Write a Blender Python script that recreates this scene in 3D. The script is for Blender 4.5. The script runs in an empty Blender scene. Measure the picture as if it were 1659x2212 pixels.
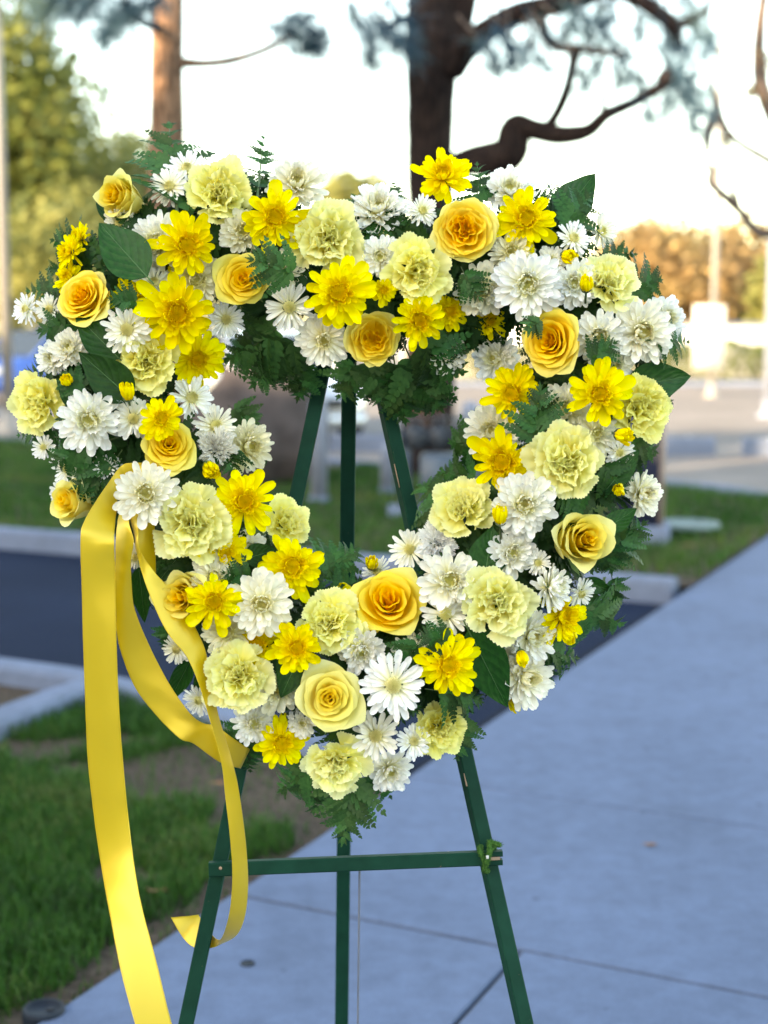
import bpy, math, random
from mathutils import Vector, Matrix, noise as mnoise

random.seed(11)
rnd = random.random
def ru(a, b): return a + (b - a) * rnd()
SC = bpy.context.scene
COL = SC.collection
R = math.radians

# ------------------------------------------------------------------ camera
IMG_W, IMG_H, FPX, HORIZON = 1659.0, 2212.0, 3148.0, 700.0
CAM_H = 1.45
PITCH = math.atan((IMG_H / 2 - HORIZON) / FPX)
cam_d = bpy.data.cameras.new('camera')
cam = bpy.data.objects.new('camera', cam_d); COL.objects.link(cam)
cam.location = (0, 0, CAM_H)
cam.rotation_euler = (math.pi / 2 - PITCH, 0, 0)
cam_d.sensor_fit = 'VERTICAL'; cam_d.sensor_height = 24.0
cam_d.lens = 24.0 * FPX / IMG_H
cam_d.clip_start = 0.05; cam_d.clip_end = 3000
cam_d.dof.use_dof = True
cam_d.dof.focus_distance = 1.87
cam_d.dof.aperture_fstop = cam_d.lens / 15.5
cam_d.dof.aperture_blades = 0
SC.camera = cam

# ------------------------------------------------------------------ sky, sun, exposure
SUN_EL = R(16)
SUN_AZ = Vector((-0.75, -0.66)).normalized()
w = bpy.data.worlds.new('World'); SC.world = w; w.use_nodes = True
nt = w.node_tree
sky = nt.nodes.new('ShaderNodeTexSky'); sky.sky_type = 'NISHITA'; sky.sun_disc = False
sky.sun_elevation = SUN_EL; sky.sun_rotation = math.atan2(SUN_AZ.x, SUN_AZ.y)
sky.air_density = 1.0; sky.dust_density = 1.0; sky.ozone_density = 1.5
nt.links.new(sky.outputs[0], nt.nodes['Background'].inputs[0])
nt.nodes['Background'].inputs[1].default_value = 0.15
sun_d = bpy.data.lights.new('sun', 'SUN'); sun_d.energy = 2.3; sun_d.angle = R(0.5); sun_d.color = (1.0, .86, .68)
sun = bpy.data.objects.new('sun', sun_d); COL.objects.link(sun)
sdir = Vector((SUN_AZ.x * math.cos(SUN_EL), SUN_AZ.y * math.cos(SUN_EL), math.sin(SUN_EL)))
sun.rotation_euler = sdir.to_track_quat('Z', 'Y').to_euler(); sun.location = (-20, -20, 30)
SC.view_settings.view_transform = 'Standard'; SC.view_settings.look = 'None'
SC.view_settings.gamma = 1.0; SC.view_settings.exposure = 2.9
SC.view_settings.use_white_balance = True; SC.view_settings.white_balance_temperature = 9200; SC.view_settings.white_balance_tint = 10
SC.render.engine = 'CYCLES'
SC.cycles.use_denoising = True
SC.cycles.max_bounces = 7; SC.cycles.diffuse_bounces = 5; SC.cycles.transmission_bounces = 4
SC.cycles.caustics_reflective = False; SC.cycles.caustics_refractive = False

# ------------------------------------------------------------------ geometry helpers
_cp, _sp = math.cos(PITCH), math.sin(PITCH)
def ray(px, py):
    x = (px - IMG_W / 2) / FPX; y = -(py - IMG_H / 2) / FPX
    return Vector((x, _cp + y * _sp, -_sp + y * _cp))
def P(px, py, Y):                      # the point seen at a pixel, Y metres ahead
    d = ray(px, py); t = Y / d.y
    return Vector((d.x * t, Y, CAM_H + d.z * t))
def G(px, py, z=0.0):                  # the point of the ground seen at a pixel
    d = ray(px, py); t = (z - CAM_H) / d.z
    return Vector((d.x * t, d.y * t, z))
HEAD = R(25.5)
UU = Vector((math.sin(HEAD), math.cos(HEAD), 0)); VV = Vector((math.cos(HEAD), -math.sin(HEAD), 0))
def UV(u, v, z=0.0): return UU * u + VV * v + Vector((0, 0, z))
def toUV(p): return p.x * UU.x + p.y * UU.y, p.x * VV.x + p.y * VV.y

def mesh(name, verts, faces, mat=None, tone=None, smooth=True, attrs=None):
    m = bpy.data.meshes.new(name)
    m.from_pydata([tuple(v) for v in verts], [], faces)
    if mat is not None: m.materials.append(mat)
    if smooth: m.polygons.foreach_set('use_smooth', [True] * len(m.polygons))
    if tone is not None:
        a = m.attributes.new('tone', 'FLOAT', 'POINT'); a.data.foreach_set('value', tone)
    for k, vals in (attrs or {}).items():
        a = m.attributes.new(k, 'FLOAT', 'POINT'); a.data.foreach_set('value', vals)
    m.update()
    return m
def link(name, me, parent=None, mat4=None):
    o = bpy.data.objects.new(name, me); COL.objects.link(o)
    if parent is not None: o.parent = parent
    if mat4 is not None: o.matrix_basis = mat4
    return o
def tag(o, label=None, cat=None, group=None, kind=None):
    if label: o['label'] = label
    if cat: o['category'] = cat
    if group: o['group'] = group
    if kind: o['kind'] = kind
    return o
def thing(name, label, cat, loc=(0, 0, 0), group=None):
    o = bpy.data.objects.new(name, None); COL.objects.link(o); o.location = loc
    o.empty_display_size = .05
    return tag(o, label, cat, group)
def part(name, vf, mat, parent, smooth=True, tone=None):   # world-space geometry under an unrotated Empty or object
    base = Vector(parent.location) if parent is not None else Vector((0, 0, 0))
    q = parent.parent if parent is not None else None
    while q is not None: base += Vector(q.location); q = q.parent
    return link(name, mesh(name, [Vector(v) - base for v in vf[0]], vf[1], mat, tone, smooth), parent)
def struct(name, vf, mat, smooth=False):
    return tag(link(name, mesh(name, vf[0], vf[1], mat, None, smooth)), kind='structure')

def join(*parts):
    V, F = [], []
    for v, f in parts:
        n = len(V); V += list(v); F += [tuple(i + n for i in q) for q in f]
    return V, F
def tube(pts, rad, seg=8, cap=True, wob=0.0, lump=0.0):
    pts = [Vector(p) for p in pts]; n = len(pts)
    rr = rad if isinstance(rad, (list, tuple)) else [rad] * n
    V, F = [], []
    t0 = (pts[1] - pts[0]).normalized()
    a = t0.orthogonal().normalized()
    for i in range(n):
        t = (pts[min(i + 1, n - 1)] - pts[max(i - 1, 0)]).normalized()
        a = (a - t * a.dot(t)).normalized(); b = t.cross(a)
        for k in range(seg):
            th = 2 * math.pi * k / seg
            r = rr[i]
            if lump: r *= 1 + lump * mnoise.noise(pts[i] * 3 + Vector((math.cos(th), math.sin(th), 0)) * 2.2)
            V.append(pts[i] + (a * math.cos(th) + b * math.sin(th)) * r)
    for i in range(n - 1):
        for k in range(seg):
            F.append((i * seg + k, i * seg + (k + 1) % seg, (i + 1) * seg + (k + 1) % seg, (i + 1) * seg + k))
    if cap:
        F.append(tuple(range(seg))[::-1]); F.append(tuple((n - 1) * seg + k for k in range(seg)))
    return V, F
def smooth_path(pts, n=4):
    pts = [Vector(p) for p in pts]; out = []
    for i in range(len(pts) - 1):
        p0 = pts[max(i - 1, 0)]; p1 = pts[i]; p2 = pts[i + 1]; p3 = pts[min(i + 2, len(pts) - 1)]
        for k in range(n):
            t = k / n
            out.append(0.5 * ((2 * p1) + (p2 - p0) * t + (2 * p0 - 5 * p1 + 4 * p2 - p3) * t * t + (3 * p1 - p0 - 3 * p2 + p3) * t ** 3))
    out.append(pts[-1]); return out
def lerp_list(a, n):
    out = []
    for i in range(n):
        t = i / (n - 1) * (len(a) - 1); k = min(int(t), len(a) - 2); out.append(a[k] + (a[k + 1] - a[k]) * (t - k))
    return out
def box(c, sx, sy, sz, rz=0.0, bev=0.0):
    """box centred on c (bottom at c.z) with chamfered vertical and top edges"""
    c = Vector(c); co, si = math.cos(rz), math.sin(rz); b = bev
    hx, hy = sx / 2, sy / 2
    def ring(z, ins):
        q = []
        for (x, y) in ((-1, -1), (1, -1), (1, 1), (-1, 1)):
            X, Y = x * (hx - ins), y * (hy - ins)
            if b > 0:
                q += [(X - x * b, Y), (X, Y - y * b)] if x * y < 0 else [(X, Y - y * b), (X - x * b, Y)]
            else: q.append((X, Y))
        return [c + Vector((x * co - y * si, x * si + y * co, z)) for x, y in q]
    rings = [ring(0, 0), ring(sz - b, 0)] + ([ring(sz, b)] if b > 0 else []) if b > 0 else [ring(0, 0), ring(sz, 0)]
    V = [p for r_ in rings for p in r_]; n = len(rings[0]); F = []
    for i in range(len(rings) - 1):
        for k in range(n): F.append((i * n + k, i * n + (k + 1) % n, (i + 1) * n + (k + 1) % n, (i + 1) * n + k))
    F.append(tuple(range(n))[::-1]); F.append(tuple((len(rings) - 1) * n + k for k in range(n)))
    return V, F
def beam(a, b, wid, thick, front, bev=0.0015):
    """square timber from a to b; 'front' is the way its broad face looks"""
    a, b = Vector(a), Vector(b); t = (b - a).normalized()
    n = (Vector(front) - t * Vector(front).dot(t)).normalized(); s = t.cross(n)
    prof = []
    hw, ht = wid / 2, thick / 2
    for (x, y) in ((-1, -1), (1, -1), (1, 1), (-1, 1)):
        X, Y = x * hw, y * ht
        prof += [(X, Y - y * bev), (X - x * bev, Y)] if x * y > 0 else [(X - x * bev, Y), (X, Y - y * bev)]
    V = [p + s * x + n * y for p in (a, b) for x, y in prof]; k = len(prof)
    F = [(i, (i + 1) % k, k + (i + 1) % k, k + i) for i in range(k)] + [tuple(range(k))[::-1], tuple(range(k, 2 * k))]
    return V, F
def sheet(pts, z=None):
    V = [Vector(p) for p in pts]
    if z is not None: V = [Vector((p.x, p.y, z)) for p in V]
    return V, [tuple(range(len(V)))]
def ribbon_kerb(path, wid, z0, z1, lean=0.02, rnd_=0.02):
    """kerb swept along a ground path"""
    pts = [Vector((p[0], p[1], 0)) for p in path]
    prof = [(-wid / 2 - lean, z0), (-wid / 2, z1 - rnd_), (-wid / 2 + rnd_, z1), (wid / 2 - rnd_, z1), (wid / 2, z1 - rnd_), (wid / 2 + lean, z0)]
    V, F = [], []
    for i, p in enumerate(pts):
        t = (pts[min(i + 1, len(pts) - 1)] - pts[max(i - 1, 0)]).normalized(); s = Vector((t.y, -t.x, 0))
        V += [p + s * x + Vector((0, 0, z)) for x, z in prof]
    k = len(prof)
    for i in range(len(pts) - 1):
        for j in range(k - 1): F.append((i * k + j, (i + 1) * k + j, (i + 1) * k + j + 1, i * k + j + 1))
    F.append(tuple(range(k))); F.append(tuple((len(pts) - 1) * k + j for j in range(k))[::-1])
    return V, F

# ------------------------------------------------------------------ materials
class NT:
    def __init__(s, name):
        s.m = bpy.data.materials.new(name); s.m.use_nodes = True; s.t = s.m.node_tree
        s.b = s.t.nodes['Principled BSDF']; s.out = s.t.nodes['Material Output']
    def n(s, typ, **kw):
        nd = s.t.nodes.new('ShaderNode' + typ)
        for k, v in kw.items(): setattr(nd, k, v)
        return nd
    def l(s, a, b): s.t.links.new(a, b)
    def coord(s, which='Object'):
        return s.n('TexCoord').outputs[which]
    def noise(s, scale, detail=4, vec=None, rough=.55):
        nd = s.n('TexNoise'); nd.inputs['Scale'].default_value = scale; nd.inputs['Detail'].default_value = detail
        nd.inputs['Roughness'].default_value = rough
        s.l(vec if vec is not None else s.coord(), nd.inputs['Vector']); return nd.outputs['Fac']
    def ramp(s, fac, stops):
        nd = s.n('ValToRGB'); e = nd.color_ramp.elements
        while len(e) > 1: e.remove(e[-1])
        for i, (p, c) in enumerate(stops):
            el = e[0] if i == 0 else e.new(p)
            el.position = p; el.color = (*c, 1)
        s.l(fac, nd.inputs[0]); return nd.outputs[0]
    def mix(s, fac, a, b, mode='MIX'):
        nd = s.n('MixRGB', blend_type=mode)
        for i, x in ((0, fac), (1, a), (2, b)):
            if isinstance(x, (int, float)): nd.inputs[i].default_value = x
            elif isinstance(x, tuple): nd.inputs[i].default_value = (*x, 1)
            else: s.l(x, nd.inputs[i])
        return nd.outputs[0]
    def math(s, op, a, b=0.0):
        nd = s.n('Math', operation=op)
        for i, x in ((0, a), (1, b)):
            if isinstance(x, (int, float)): nd.inputs[i].default_value = x
            else: s.l(x, nd.inputs[i])
        return nd.outputs[0]
    def attr(s, name):
        nd = s.n('Attribute'); nd.attribute_name = name; return nd.outputs['Fac']
    def random(s): return s.n('ObjectInfo').outputs['Random']
    def color(s, c):
        if isinstance(c, tuple): s.b.inputs['Base Color'].default_value = (*c, 1)
        else: s.l(c, s.b.inputs['Base Color'])
        return s
    def set(s, rough=.6, spec=.3, metal=0.0, **kw):
        s.b.inputs['Roughness'].default_value = rough; s.b.inputs['Specular IOR Level'].default_value = spec
        s.b.inputs['Metallic'].default_value = metal
        for k, v in kw.items(): s.b.inputs[k].default_value = v
        return s
    def bump(s, h, strength=.3, dist=.01):
        nd = s.n('Bump'); nd.inputs['Strength'].default_value = strength; nd.inputs['Distance'].default_value = dist
        s.l(h, nd.inputs['Height']); s.l(nd.outputs[0], s.b.inputs['Normal']); return s
    def thin(s, col, amount):            # light that passes through a thin petal or leaf
        tr = s.n('BsdfTranslucent')
        if isinstance(col, tuple): tr.inputs[0].default_value = (*col, 1)
        else: s.l(col, tr.inputs[0])
        mx = s.n('MixShader'); mx.inputs[0].default_value = amount
        s.l(s.b.outputs[0], mx.inputs[1]); s.l(tr.outputs[0], mx.inputs[2]); s.l(mx.outputs[0], s.out.inputs[0]); return s
    def hue(s, col, amt, val):
        """vary brightness from object to object"""
        nd = s.n('HueSaturation'); s.l(col, nd.inputs['Color'])
        r_ = s.random()
        mr = s.n('MapRange'); s.l(r_, mr.inputs[0]); mr.inputs[3].default_value = 1 - val; mr.inputs[4].default_value = 1 + val
        s.l(mr.outputs[0], nd.inputs['Value'])
        mh = s.n('MapRange'); s.l(r_, mh.inputs[0]); mh.inputs[3].default_value = .5 - amt; mh.inputs[4].default_value = .5 + amt
        s.l(mh.outputs[0], nd.inputs['Hue'])
        return nd.outputs[0]

def plain(name, c, rough=.6, spec=.3, metal=0, var=.12, scale=8, bump=0.0):
    k = NT(name)
    f = k.noise(scale, 5)
    k.color(k.ramp(f, [(.3, tuple(x * (1 - var) for x in c)), (.7, tuple(min(1, x * (1 + var)) for x in c))])).set(rough, spec, metal)
    if bump: k.bump(k.noise(scale * 6, 4), bump, .01)
    return k.m
M = {}
def mk_concrete(name, c, dirt=.25):
    k = NT(name)
    a = k.noise(1.6, 6); b = k.noise(14, 6, rough=.7); g = k.noise(160, 3)
    base = k.ramp(a, [(.25, tuple(x * .86 for x in c)), (.5, c), (.75, tuple(x * 1.1 for x in c))])
    base = k.mix(.32, base, k.ramp(b, [(.3, (.28, .28, .28)), (.62, (.64, .64, .64))]), 'OVERLAY')
    st = k.noise(.9, 7, rough=.75); base = k.mix(.35, base, k.ramp(st, [(.34, (.62, .6, .58)), (.5, (1, 1, 1))]), 'MULTIPLY')
    vo = k.n('TexVoronoi'); vo.inputs['Scale'].default_value = 5.5; k.l(k.coord(), vo.inputs['Vector'])
    spots = k.ramp(vo.outputs['Distance'], [(.035, (1 - dirt * 1.6,) * 3), (.07, (1, 1, 1))])
    base = k.mix(1.0, base, spots, 'MULTIPLY')
    base = k.mix(.12, base, k.ramp(g, [(.35, (.25, .25, .25)), (.65, (.75, .75, .75))]), 'OVERLAY')
    k.color(base).set(.85, .2).bump(g, .25, .002)
    return k.m
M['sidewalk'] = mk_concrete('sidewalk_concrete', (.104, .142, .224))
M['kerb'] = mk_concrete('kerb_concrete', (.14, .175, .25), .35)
M['joint'] = plain('joint_dirt', (.09, .085, .08), .95, .1)
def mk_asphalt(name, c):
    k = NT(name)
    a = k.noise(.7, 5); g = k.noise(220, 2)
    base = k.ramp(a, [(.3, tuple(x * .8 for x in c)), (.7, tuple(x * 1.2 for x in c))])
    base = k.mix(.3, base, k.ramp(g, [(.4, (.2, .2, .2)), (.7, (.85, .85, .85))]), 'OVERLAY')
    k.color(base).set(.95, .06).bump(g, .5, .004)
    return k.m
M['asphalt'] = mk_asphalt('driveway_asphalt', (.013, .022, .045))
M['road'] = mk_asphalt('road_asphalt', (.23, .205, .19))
k = NT('soil'); a = k.noise(3, 6); b = k.noise(40, 5)
k.color(k.mix(.5, k.ramp(a, [(.3, (.045, .033, .024)), (.7, (.105, .078, .058))]), k.ramp(b, [(.35, (.022, .017, .012)), (.65, (.13, .10, .075))]))).set(.95, .1).bump(b, .8, .02)
M['soil'] = k.m
k = NT('far_ground'); a = k.noise(.05, 4); k.color(k.ramp(a, [(.3, (.2, .18, .15)), (.7, (.3, .27, .23))])).set(.9, .1); M['ground'] = k.m
def mk_grass(name, c0, c1, c2):
    k = NT(name)
    n1 = k.noise(1.3, 3); n2 = k.noise(40, 2)
    f = k.math('ADD', k.math('MULTIPLY', n1, .55), k.math('MULTIPLY', n2, .45))
    col = k.ramp(f, [(.36, c0), (.5, c1), (.64, c2)])
    k.color(col).set(.6, .2).thin(col, .3); return k.m
M['grass'] = mk_grass('grass_blades', (.013, .05, .008), (.03, .115, .015), (.12, .15, .045))
def mk_bark(name, dark, light, sc=6):
    k = NT(name); tc = k.coord()
    mp = k.n('Mapping'); mp.inputs['Scale'].default_value = (sc * 2, sc * 2, sc * .45); k.l(tc, mp.inputs[0])
    vo = k.n('TexVoronoi'); vo.feature = 'DISTANCE_TO_EDGE'; vo.inputs['Scale'].default_value = 1.3; k.l(mp.outputs[0], vo.inputs['Vector'])
    f = k.math('ADD', k.math('MULTIPLY', vo.outputs[0], 1.6), k.math('MULTIPLY', k.noise(sc * 3, 5), .55))
    k.color(k.ramp(f, [(.2, dark), (.55, light), (.9, tuple(x * 1.25 for x in light))])).set(.9, .1).bump(f, 1.0, .03)
    return k.m
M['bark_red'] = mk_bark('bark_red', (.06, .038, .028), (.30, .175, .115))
M['bark_shaded'] = mk_bark('bark_shaded', (.008, .006, .007), (.030, .020, .018))  # the second pine's shade is put into this very dark colour
M['bark_grey'] = mk_bark('bark_grey', (.05, .04, .04), (.16, .12, .10))
def mk_leafy(name, stops, thin=.35, sc=.8):
    k = NT(name); f = k.math('ADD', k.math('MULTIPLY', k.noise(sc, 3), .6), k.math('MULTIPLY', k.noise(sc * 14, 2), .4))
    col = k.ramp(f, stops); k.color(col).set(.55, .25).thin(col, thin); return k.m
M['needles'] = mk_leafy('pine_needles', [(.35, (.035, .085, .13)), (.5, (.06, .14, .20)), (.65, (.13, .20, .16))], .35, 2)
M['leaf_green'] = mk_leafy('crown_green', [(.35, (.05, .08, .02)), (.5, (.13, .16, .04)), (.65, (.25, .25, .08))])
M['leaf_olive'] = mk_leafy('crown_olive', [(.35, (.09, .10, .03)), (.5, (.24, .25, .08)), (.65, (.40, .38, .14))])
M['leaf_autumn'] = mk_leafy('crown_autumn', [(.35, (.20, .13, .06)), (.5, (.40, .27, .13)), (.65, (.50, .40, .17))])
M['leaf_hedge'] = mk_leafy('hedge_leaf', [(.35, (.05, .08, .02)), (.5, (.12, .16, .04)), (.65, (.2, .22, .07))])
M['pole'] = plain('pole_paint', (.26, .25, .24), .5, .4, 0, .06, 2)
M['bollard'] = plain('bollard_paint', (.20, .23, .30), .6, .3, 0, .1, 5)
M['pipe'] = plain('pipe_paint', (.055, .085, .125), .45, .5, 0, .2, 7)
M['pipe_dark'] = plain('valve_iron', (.03, .038, .05), .5, .4, .3, .2, 9)
M['rock'] = plain('boulder_stone', (.085, .07, .07), .9, .15, 0, .35, 4, .9)
M['white'] = plain('white_paint', (.62, .62, .60), .5, .4, 0, .05, 3)
M['navy'] = plain('navy_enamel', (.018, .022, .05), .4, .5, 0, .2, 4)
M['tan_metal'] = plain('tan_metal', (.28, .22, .19), .5, .4, 0, .1, 4)
M['lid'] = plain('lid_plastic', (.13, .19, .185), .6, .3, 0, .12, 12)
M['lid_dark'] = plain('lid_dark', (.010, .016, .026), .6, .2, 0, .2, 12)
M['stucco'] = plain('stucco', (.55, .52, .48), .9, .15, 0, .06, 1.5, .3)
M['car_silver'] = plain('car_paint_silver', (.55, .58, .62), .25, .6, .55, .02, 1)
M['car_blue'] = plain('car_paint_blue', (.04, .12, .42), .25, .6, .2, .02, 1)
M['car_white'] = plain('car_paint_white', (.75, .75, .75), .25, .6, 0, .02, 1)
M['tyre'] = plain('tyre_rubber', (.02, .02, .021), .8, .2)
M['rim'] = plain('wheel_alloy', (.5, .5, .52), .3, .5, .9)
M['lamp'] = plain('lamp_glass', (.75, .75, .72), .1, .8)
M['lamp_red'] = plain('tail_glass', (.35, .02, .02), .15, .7)
k = NT('car_glass'); k.color((.02, .025, .03)).set(.04, .9); M['glass'] = k.m
M['plastic'] = plain('black_plastic', (.02, .02, .022), .5, .4)
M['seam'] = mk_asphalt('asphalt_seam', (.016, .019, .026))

# ================================================================== the ground
struct('ground', sheet([(-400, -200, -.14), (400, -200, -.14), (400, 900, -.14), (-400, 900, -.14)]), M['ground'])
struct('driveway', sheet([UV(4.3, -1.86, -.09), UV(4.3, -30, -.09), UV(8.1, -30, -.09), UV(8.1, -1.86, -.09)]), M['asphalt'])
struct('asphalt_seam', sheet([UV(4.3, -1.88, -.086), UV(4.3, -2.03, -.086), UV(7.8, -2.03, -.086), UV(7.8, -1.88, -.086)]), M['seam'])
struct('road', sheet([(-60, 16, -.084), (-9, 13, -.084), (8, 9, -.084), (70, 9, -.084), (70, 36.5, -.084), (-60, 36.5, -.084)]), M['road'])
side = struct('sidewalk', sheet([UV(-4, -1.90, -.014), UV(-4, 2.0, -.014), UV(26, 2.0, -.014), UV(26, -1.90, -.014)]), M['joint'])
def slab(u0, u1, v0, v1):
    g = .0052; b = .006
    lo = [UV(u0 + g, v0 + g, -.12), UV(u0 + g, v1 - g, -.12), UV(u1 - g, v1 - g, -.12), UV(u1 - g, v0 + g, -.12)]
    mid = [p + Vector((0, 0, .12 - b)) for p in lo]
    c = sum((p for p in mid), Vector()) / 4
    hi = [p + (c - p).normalized() * b * 1.4 for p in mid]
    for p in hi: p.z = 0
    V = lo + mid + hi
    F = [(i, (i + 1) % 4, 4 + (i + 1) % 4, 4 + i) for i in range(4)] + [(4 + i, 4 + (i + 1) % 4, 8 + (i + 1) % 4, 8 + i) for i in range(4)] + [(8, 9, 10, 11)]
    F = [f[::-1] for f in F]
    return link('paving_slab', mesh('paving_slab', V, F, M['sidewalk'], None, False), side)
slab(-4, .9, -1.9, -1.11); slab(-4, .9, -1.11, 2.0)
slab(.9, 3.07, -1.9, -1.11); slab(.9, 3.07, -1.11, 2.0)
slab(3.07, 4.15, -1.9, 2.0); slab(4.15, 9.4, -1.9, 2.0); slab(9.4, 14.6, -1.9, 2.0); slab(14.6, 20, -1.9, 2.0); slab(20, 26, -1.9, 2.0)

strip = [UV(-4, -1.91, -.03), UV(4.2, -1.91, -.03), UV(4.3, -2.4, -.03), UV(4.5, -2.9, -.03), UV(4.66, -3.48, -.03), UV(-4, -3.48, -.03)]
struct('parkway_soil', sheet(strip), M['soil'])
struct('planter_soil', sheet([UV(-4, -3.5, -.045), UV(4.68, -3.5, -.045), UV(4.68, -20, -.045), UV(-4, -20, -.045)]), M['soil'])
lawn = [UV(8.0, -1.92, -.01), UV(12.8, -1.92, -.01), Vector((3.2, 12.25, -.01)), Vector((2.5, 13.2, -.01)), Vector((-.14, 15, -.01)), Vector((-4.8, 18.3, -.01)), Vector((-14, 22.5, -.01)), UV(8.0, -20, -.01)]
struct('lawn_soil', sheet(lawn), M['soil'])
def kerb(name, path, w_, z1):
    return struct(name, ribbon_kerb(path, w_, -.12, z1), M['kerb'], False)
kerb('kerb_parkway', smooth_path([UV(-4, -3.52), UV(1, -3.53), UV(3.5, -3.5), UV(4.62, -3.5)], 4), .15, .045)
kerb('kerb_driveway', smooth_path([UV(4.74, -20), UV(4.76, -8), UV(4.76, -4.2), UV(4.7, -3.5), UV(4.52, -2.9), UV(4.32, -2.4), UV(4.2, -1.99)], 5), .14, .035)
kerb('kerb_lawn', smooth_path([UV(7.92, -20), UV(7.92, -9), UV(7.92, -4), UV(7.92, -1.98)], 4), .15, .045)
kerb('kerb_road', smooth_path([(-30, 30), (-14, 22.6), (-4.8, 18.4), (-.1, 15.1), (2.6, 13.3), (3.25, 12.3)], 4), .15, .03)
# far side of the road: pavement strip with low concrete wheel stops standing before it
struct('far_pavement', sheet([(-60, 36.5, -.03), (70, 36.5, -.03), (70, 46, -.03), (-60, 46, -.03)]), M['ground'])
kerb('kerb_far', [(-60, 36.5), (0, 36.5), (70, 36.5)], .2, .03)

# grass: blades on the two lawns
def in_poly(p, poly):
    c = False; j = len(poly) - 1
    for i in range(len(poly)):
        a, b = poly[i], poly[j]
        if (a.y > p.y) != (b.y > p.y) and p.x < (b.x - a.x) * (p.y - a.y) / (b.y - a.y) + a.x: c = not c
        j = i
    return c
def grass(name, poly, n, h0, h1, wid, z, patch, thr, box_):
    V, F = [], []; x0, x1, y0, y1 = box_; k = 0; tries = 0
    while k < n and tries < n * 6:
        tries += 1
        p = Vector((ru(x0, x1), ru(y0, y1), z))
        if not in_poly(p, poly): continue
        d = mnoise.noise(p * patch) + .5 * mnoise.noise(p * patch * 3.1) + patch_bias(p)
        if d < thr and rnd() > .06: continue
        h = ru(h0, h1) * (.65 + .5 * min(1, max(0, d - thr + .3))); a = ru(0, 6.283); l = ru(.1, .8) * h
        s = Vector((math.cos(a + 1.57), math.sin(a + 1.57), 0)) * wid * .5
        m = p + Vector((math.cos(a) * l * .3, math.sin(a) * l * .3, h * .6)); t = p + Vector((math.cos(a) * l, math.sin(a) * l, h * ru(.75, 1)))
        i = len(V); V += [p - s, p + s, m + s * .7, m - s * .7, t]; F += [(i, i + 1, i + 2, i + 3), (i + 3, i + 2, i + 4)]; k += 1
    return tag(link(name, mesh(name, V, F, M['grass'])), kind='stuff')
def patch_bias(p):
    u, v = toUV(p)
    if u < 5:                                   # bare trodden soil near the driveway corner of the parkway
        b = .35 - 1.1 * max(0, 1 - ((u - 4.05) / .75) ** 2 - ((v + 2.35) / .55) ** 2)
        if v > -2.05: b -= .9 * (v + 2.05) / .12
        return b
    return .45
tag(grass('grass', strip, 52000, .02, .085, .0045, -.03, 1.5, -.03, (-2.9, .6, 2.2, 5.6)), 'short green grass with bare patches beside the sidewalk', 'grass')
tag(grass('lawn_grass', lawn, 42000, .05, .085, .011, -.01, .8, .0, (-6.5, 6.5, 7.0, 19)), 'shaded lawn beyond the dark driveway', 'grass')
# dry fallen leaves
k = NT('dry_leaf'); k.color((.24, .12, .06)).set(.8, .1); M['dry'] = k.m
def dry_leaf(p, s, label):
    V = []; F = []; a0 = ru(0, 6.28)
    for i in range(7):
        a = a0 + i / 7 * 6.283; r_ = s * (1.2 if i % 2 == 0 else .6)
        V.append(Vector((math.cos(a) * r_ * 1.4, math.sin(a) * r_ * .7, .004 + .3 * s * rnd())))
    V.append(Vector((0, 0, .004))); F = [(i, (i + 1) % 7, 7) for i in range(7)]
    o = thing('fallen_leaf', label, 'leaf', p, 'dry fallen leaves'); link('leaf_blade', mesh('leaf_blade', V, F, M['dry']), o)
dry_leaf(G(1404, 1827), .015, 'curled brown dry leaf lying on the pale sidewalk')
for px, py, l in ((308, 2075, 'dry leaf lying in the grass just above the dark soil edge'), (335, 1927, 'brown dry leaf in the grass beside the long ribbon tail'), (475, 1695, 'dry leaf on the bare soil behind the curled ribbon'),
                  (310, 1120, 'small dry leaf on the shaded lawn behind the ribbon'), (1300, 1110, 'orange dry leaf on the lawn by the dark cabinet'), (1490, 1180, 'orange leaf on the lawn below the flat valve lid')):
    dry_leaf(G(px, py, .0 if py > 1300 else .06), .02 if py > 1300 else .04, l)
# round dark drain plug set in the sidewalk, valve lids
def lid(name, p, r_, h, mat, label, cat):
    o = thing(name, label, cat, p)
    V, F = [], []; n = 24
    for (rr, z) in ((r_, 0), (r_, h * .7), (r_ * .96, h), (r_ * .82, h), (r_ * .8, h * .8), (0, h * .8)):
        for i in range(n): a = i / n * 6.283; V.append(Vector((math.cos(a) * rr, math.sin(a) * rr, z)))
    for j in range(5):
        for i in range(n): F.append((j * n + i, j * n + (i + 1) % n, (j + 1) * n + (i + 1) % n, (j + 1) * n + i))
    link('lid', mesh('lid', V, F, mat), o)
    link('finger_slot', mesh('finger_slot', *box((r_ * .3, 0, h * .8), r_ * .3, r_ * .12, h * .12), M['plastic'], None, False), o)
lid('drain_plug', G(535, 2082), .017, .003, M['lid_dark'], 'small round dark plug set in the sidewalk beside the easel', 'plug')
lid('valve_lid', G(95, 2205, -.02), .045, .03, M['lid_dark'], 'round dark blue valve cover at the edge of the grass', 'valve cover')
lid('meter_lid', G(1487, 1137, .035), .22, .03, M['lid'], 'flat pale green meter lid in the far lawn', 'lid')

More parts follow.
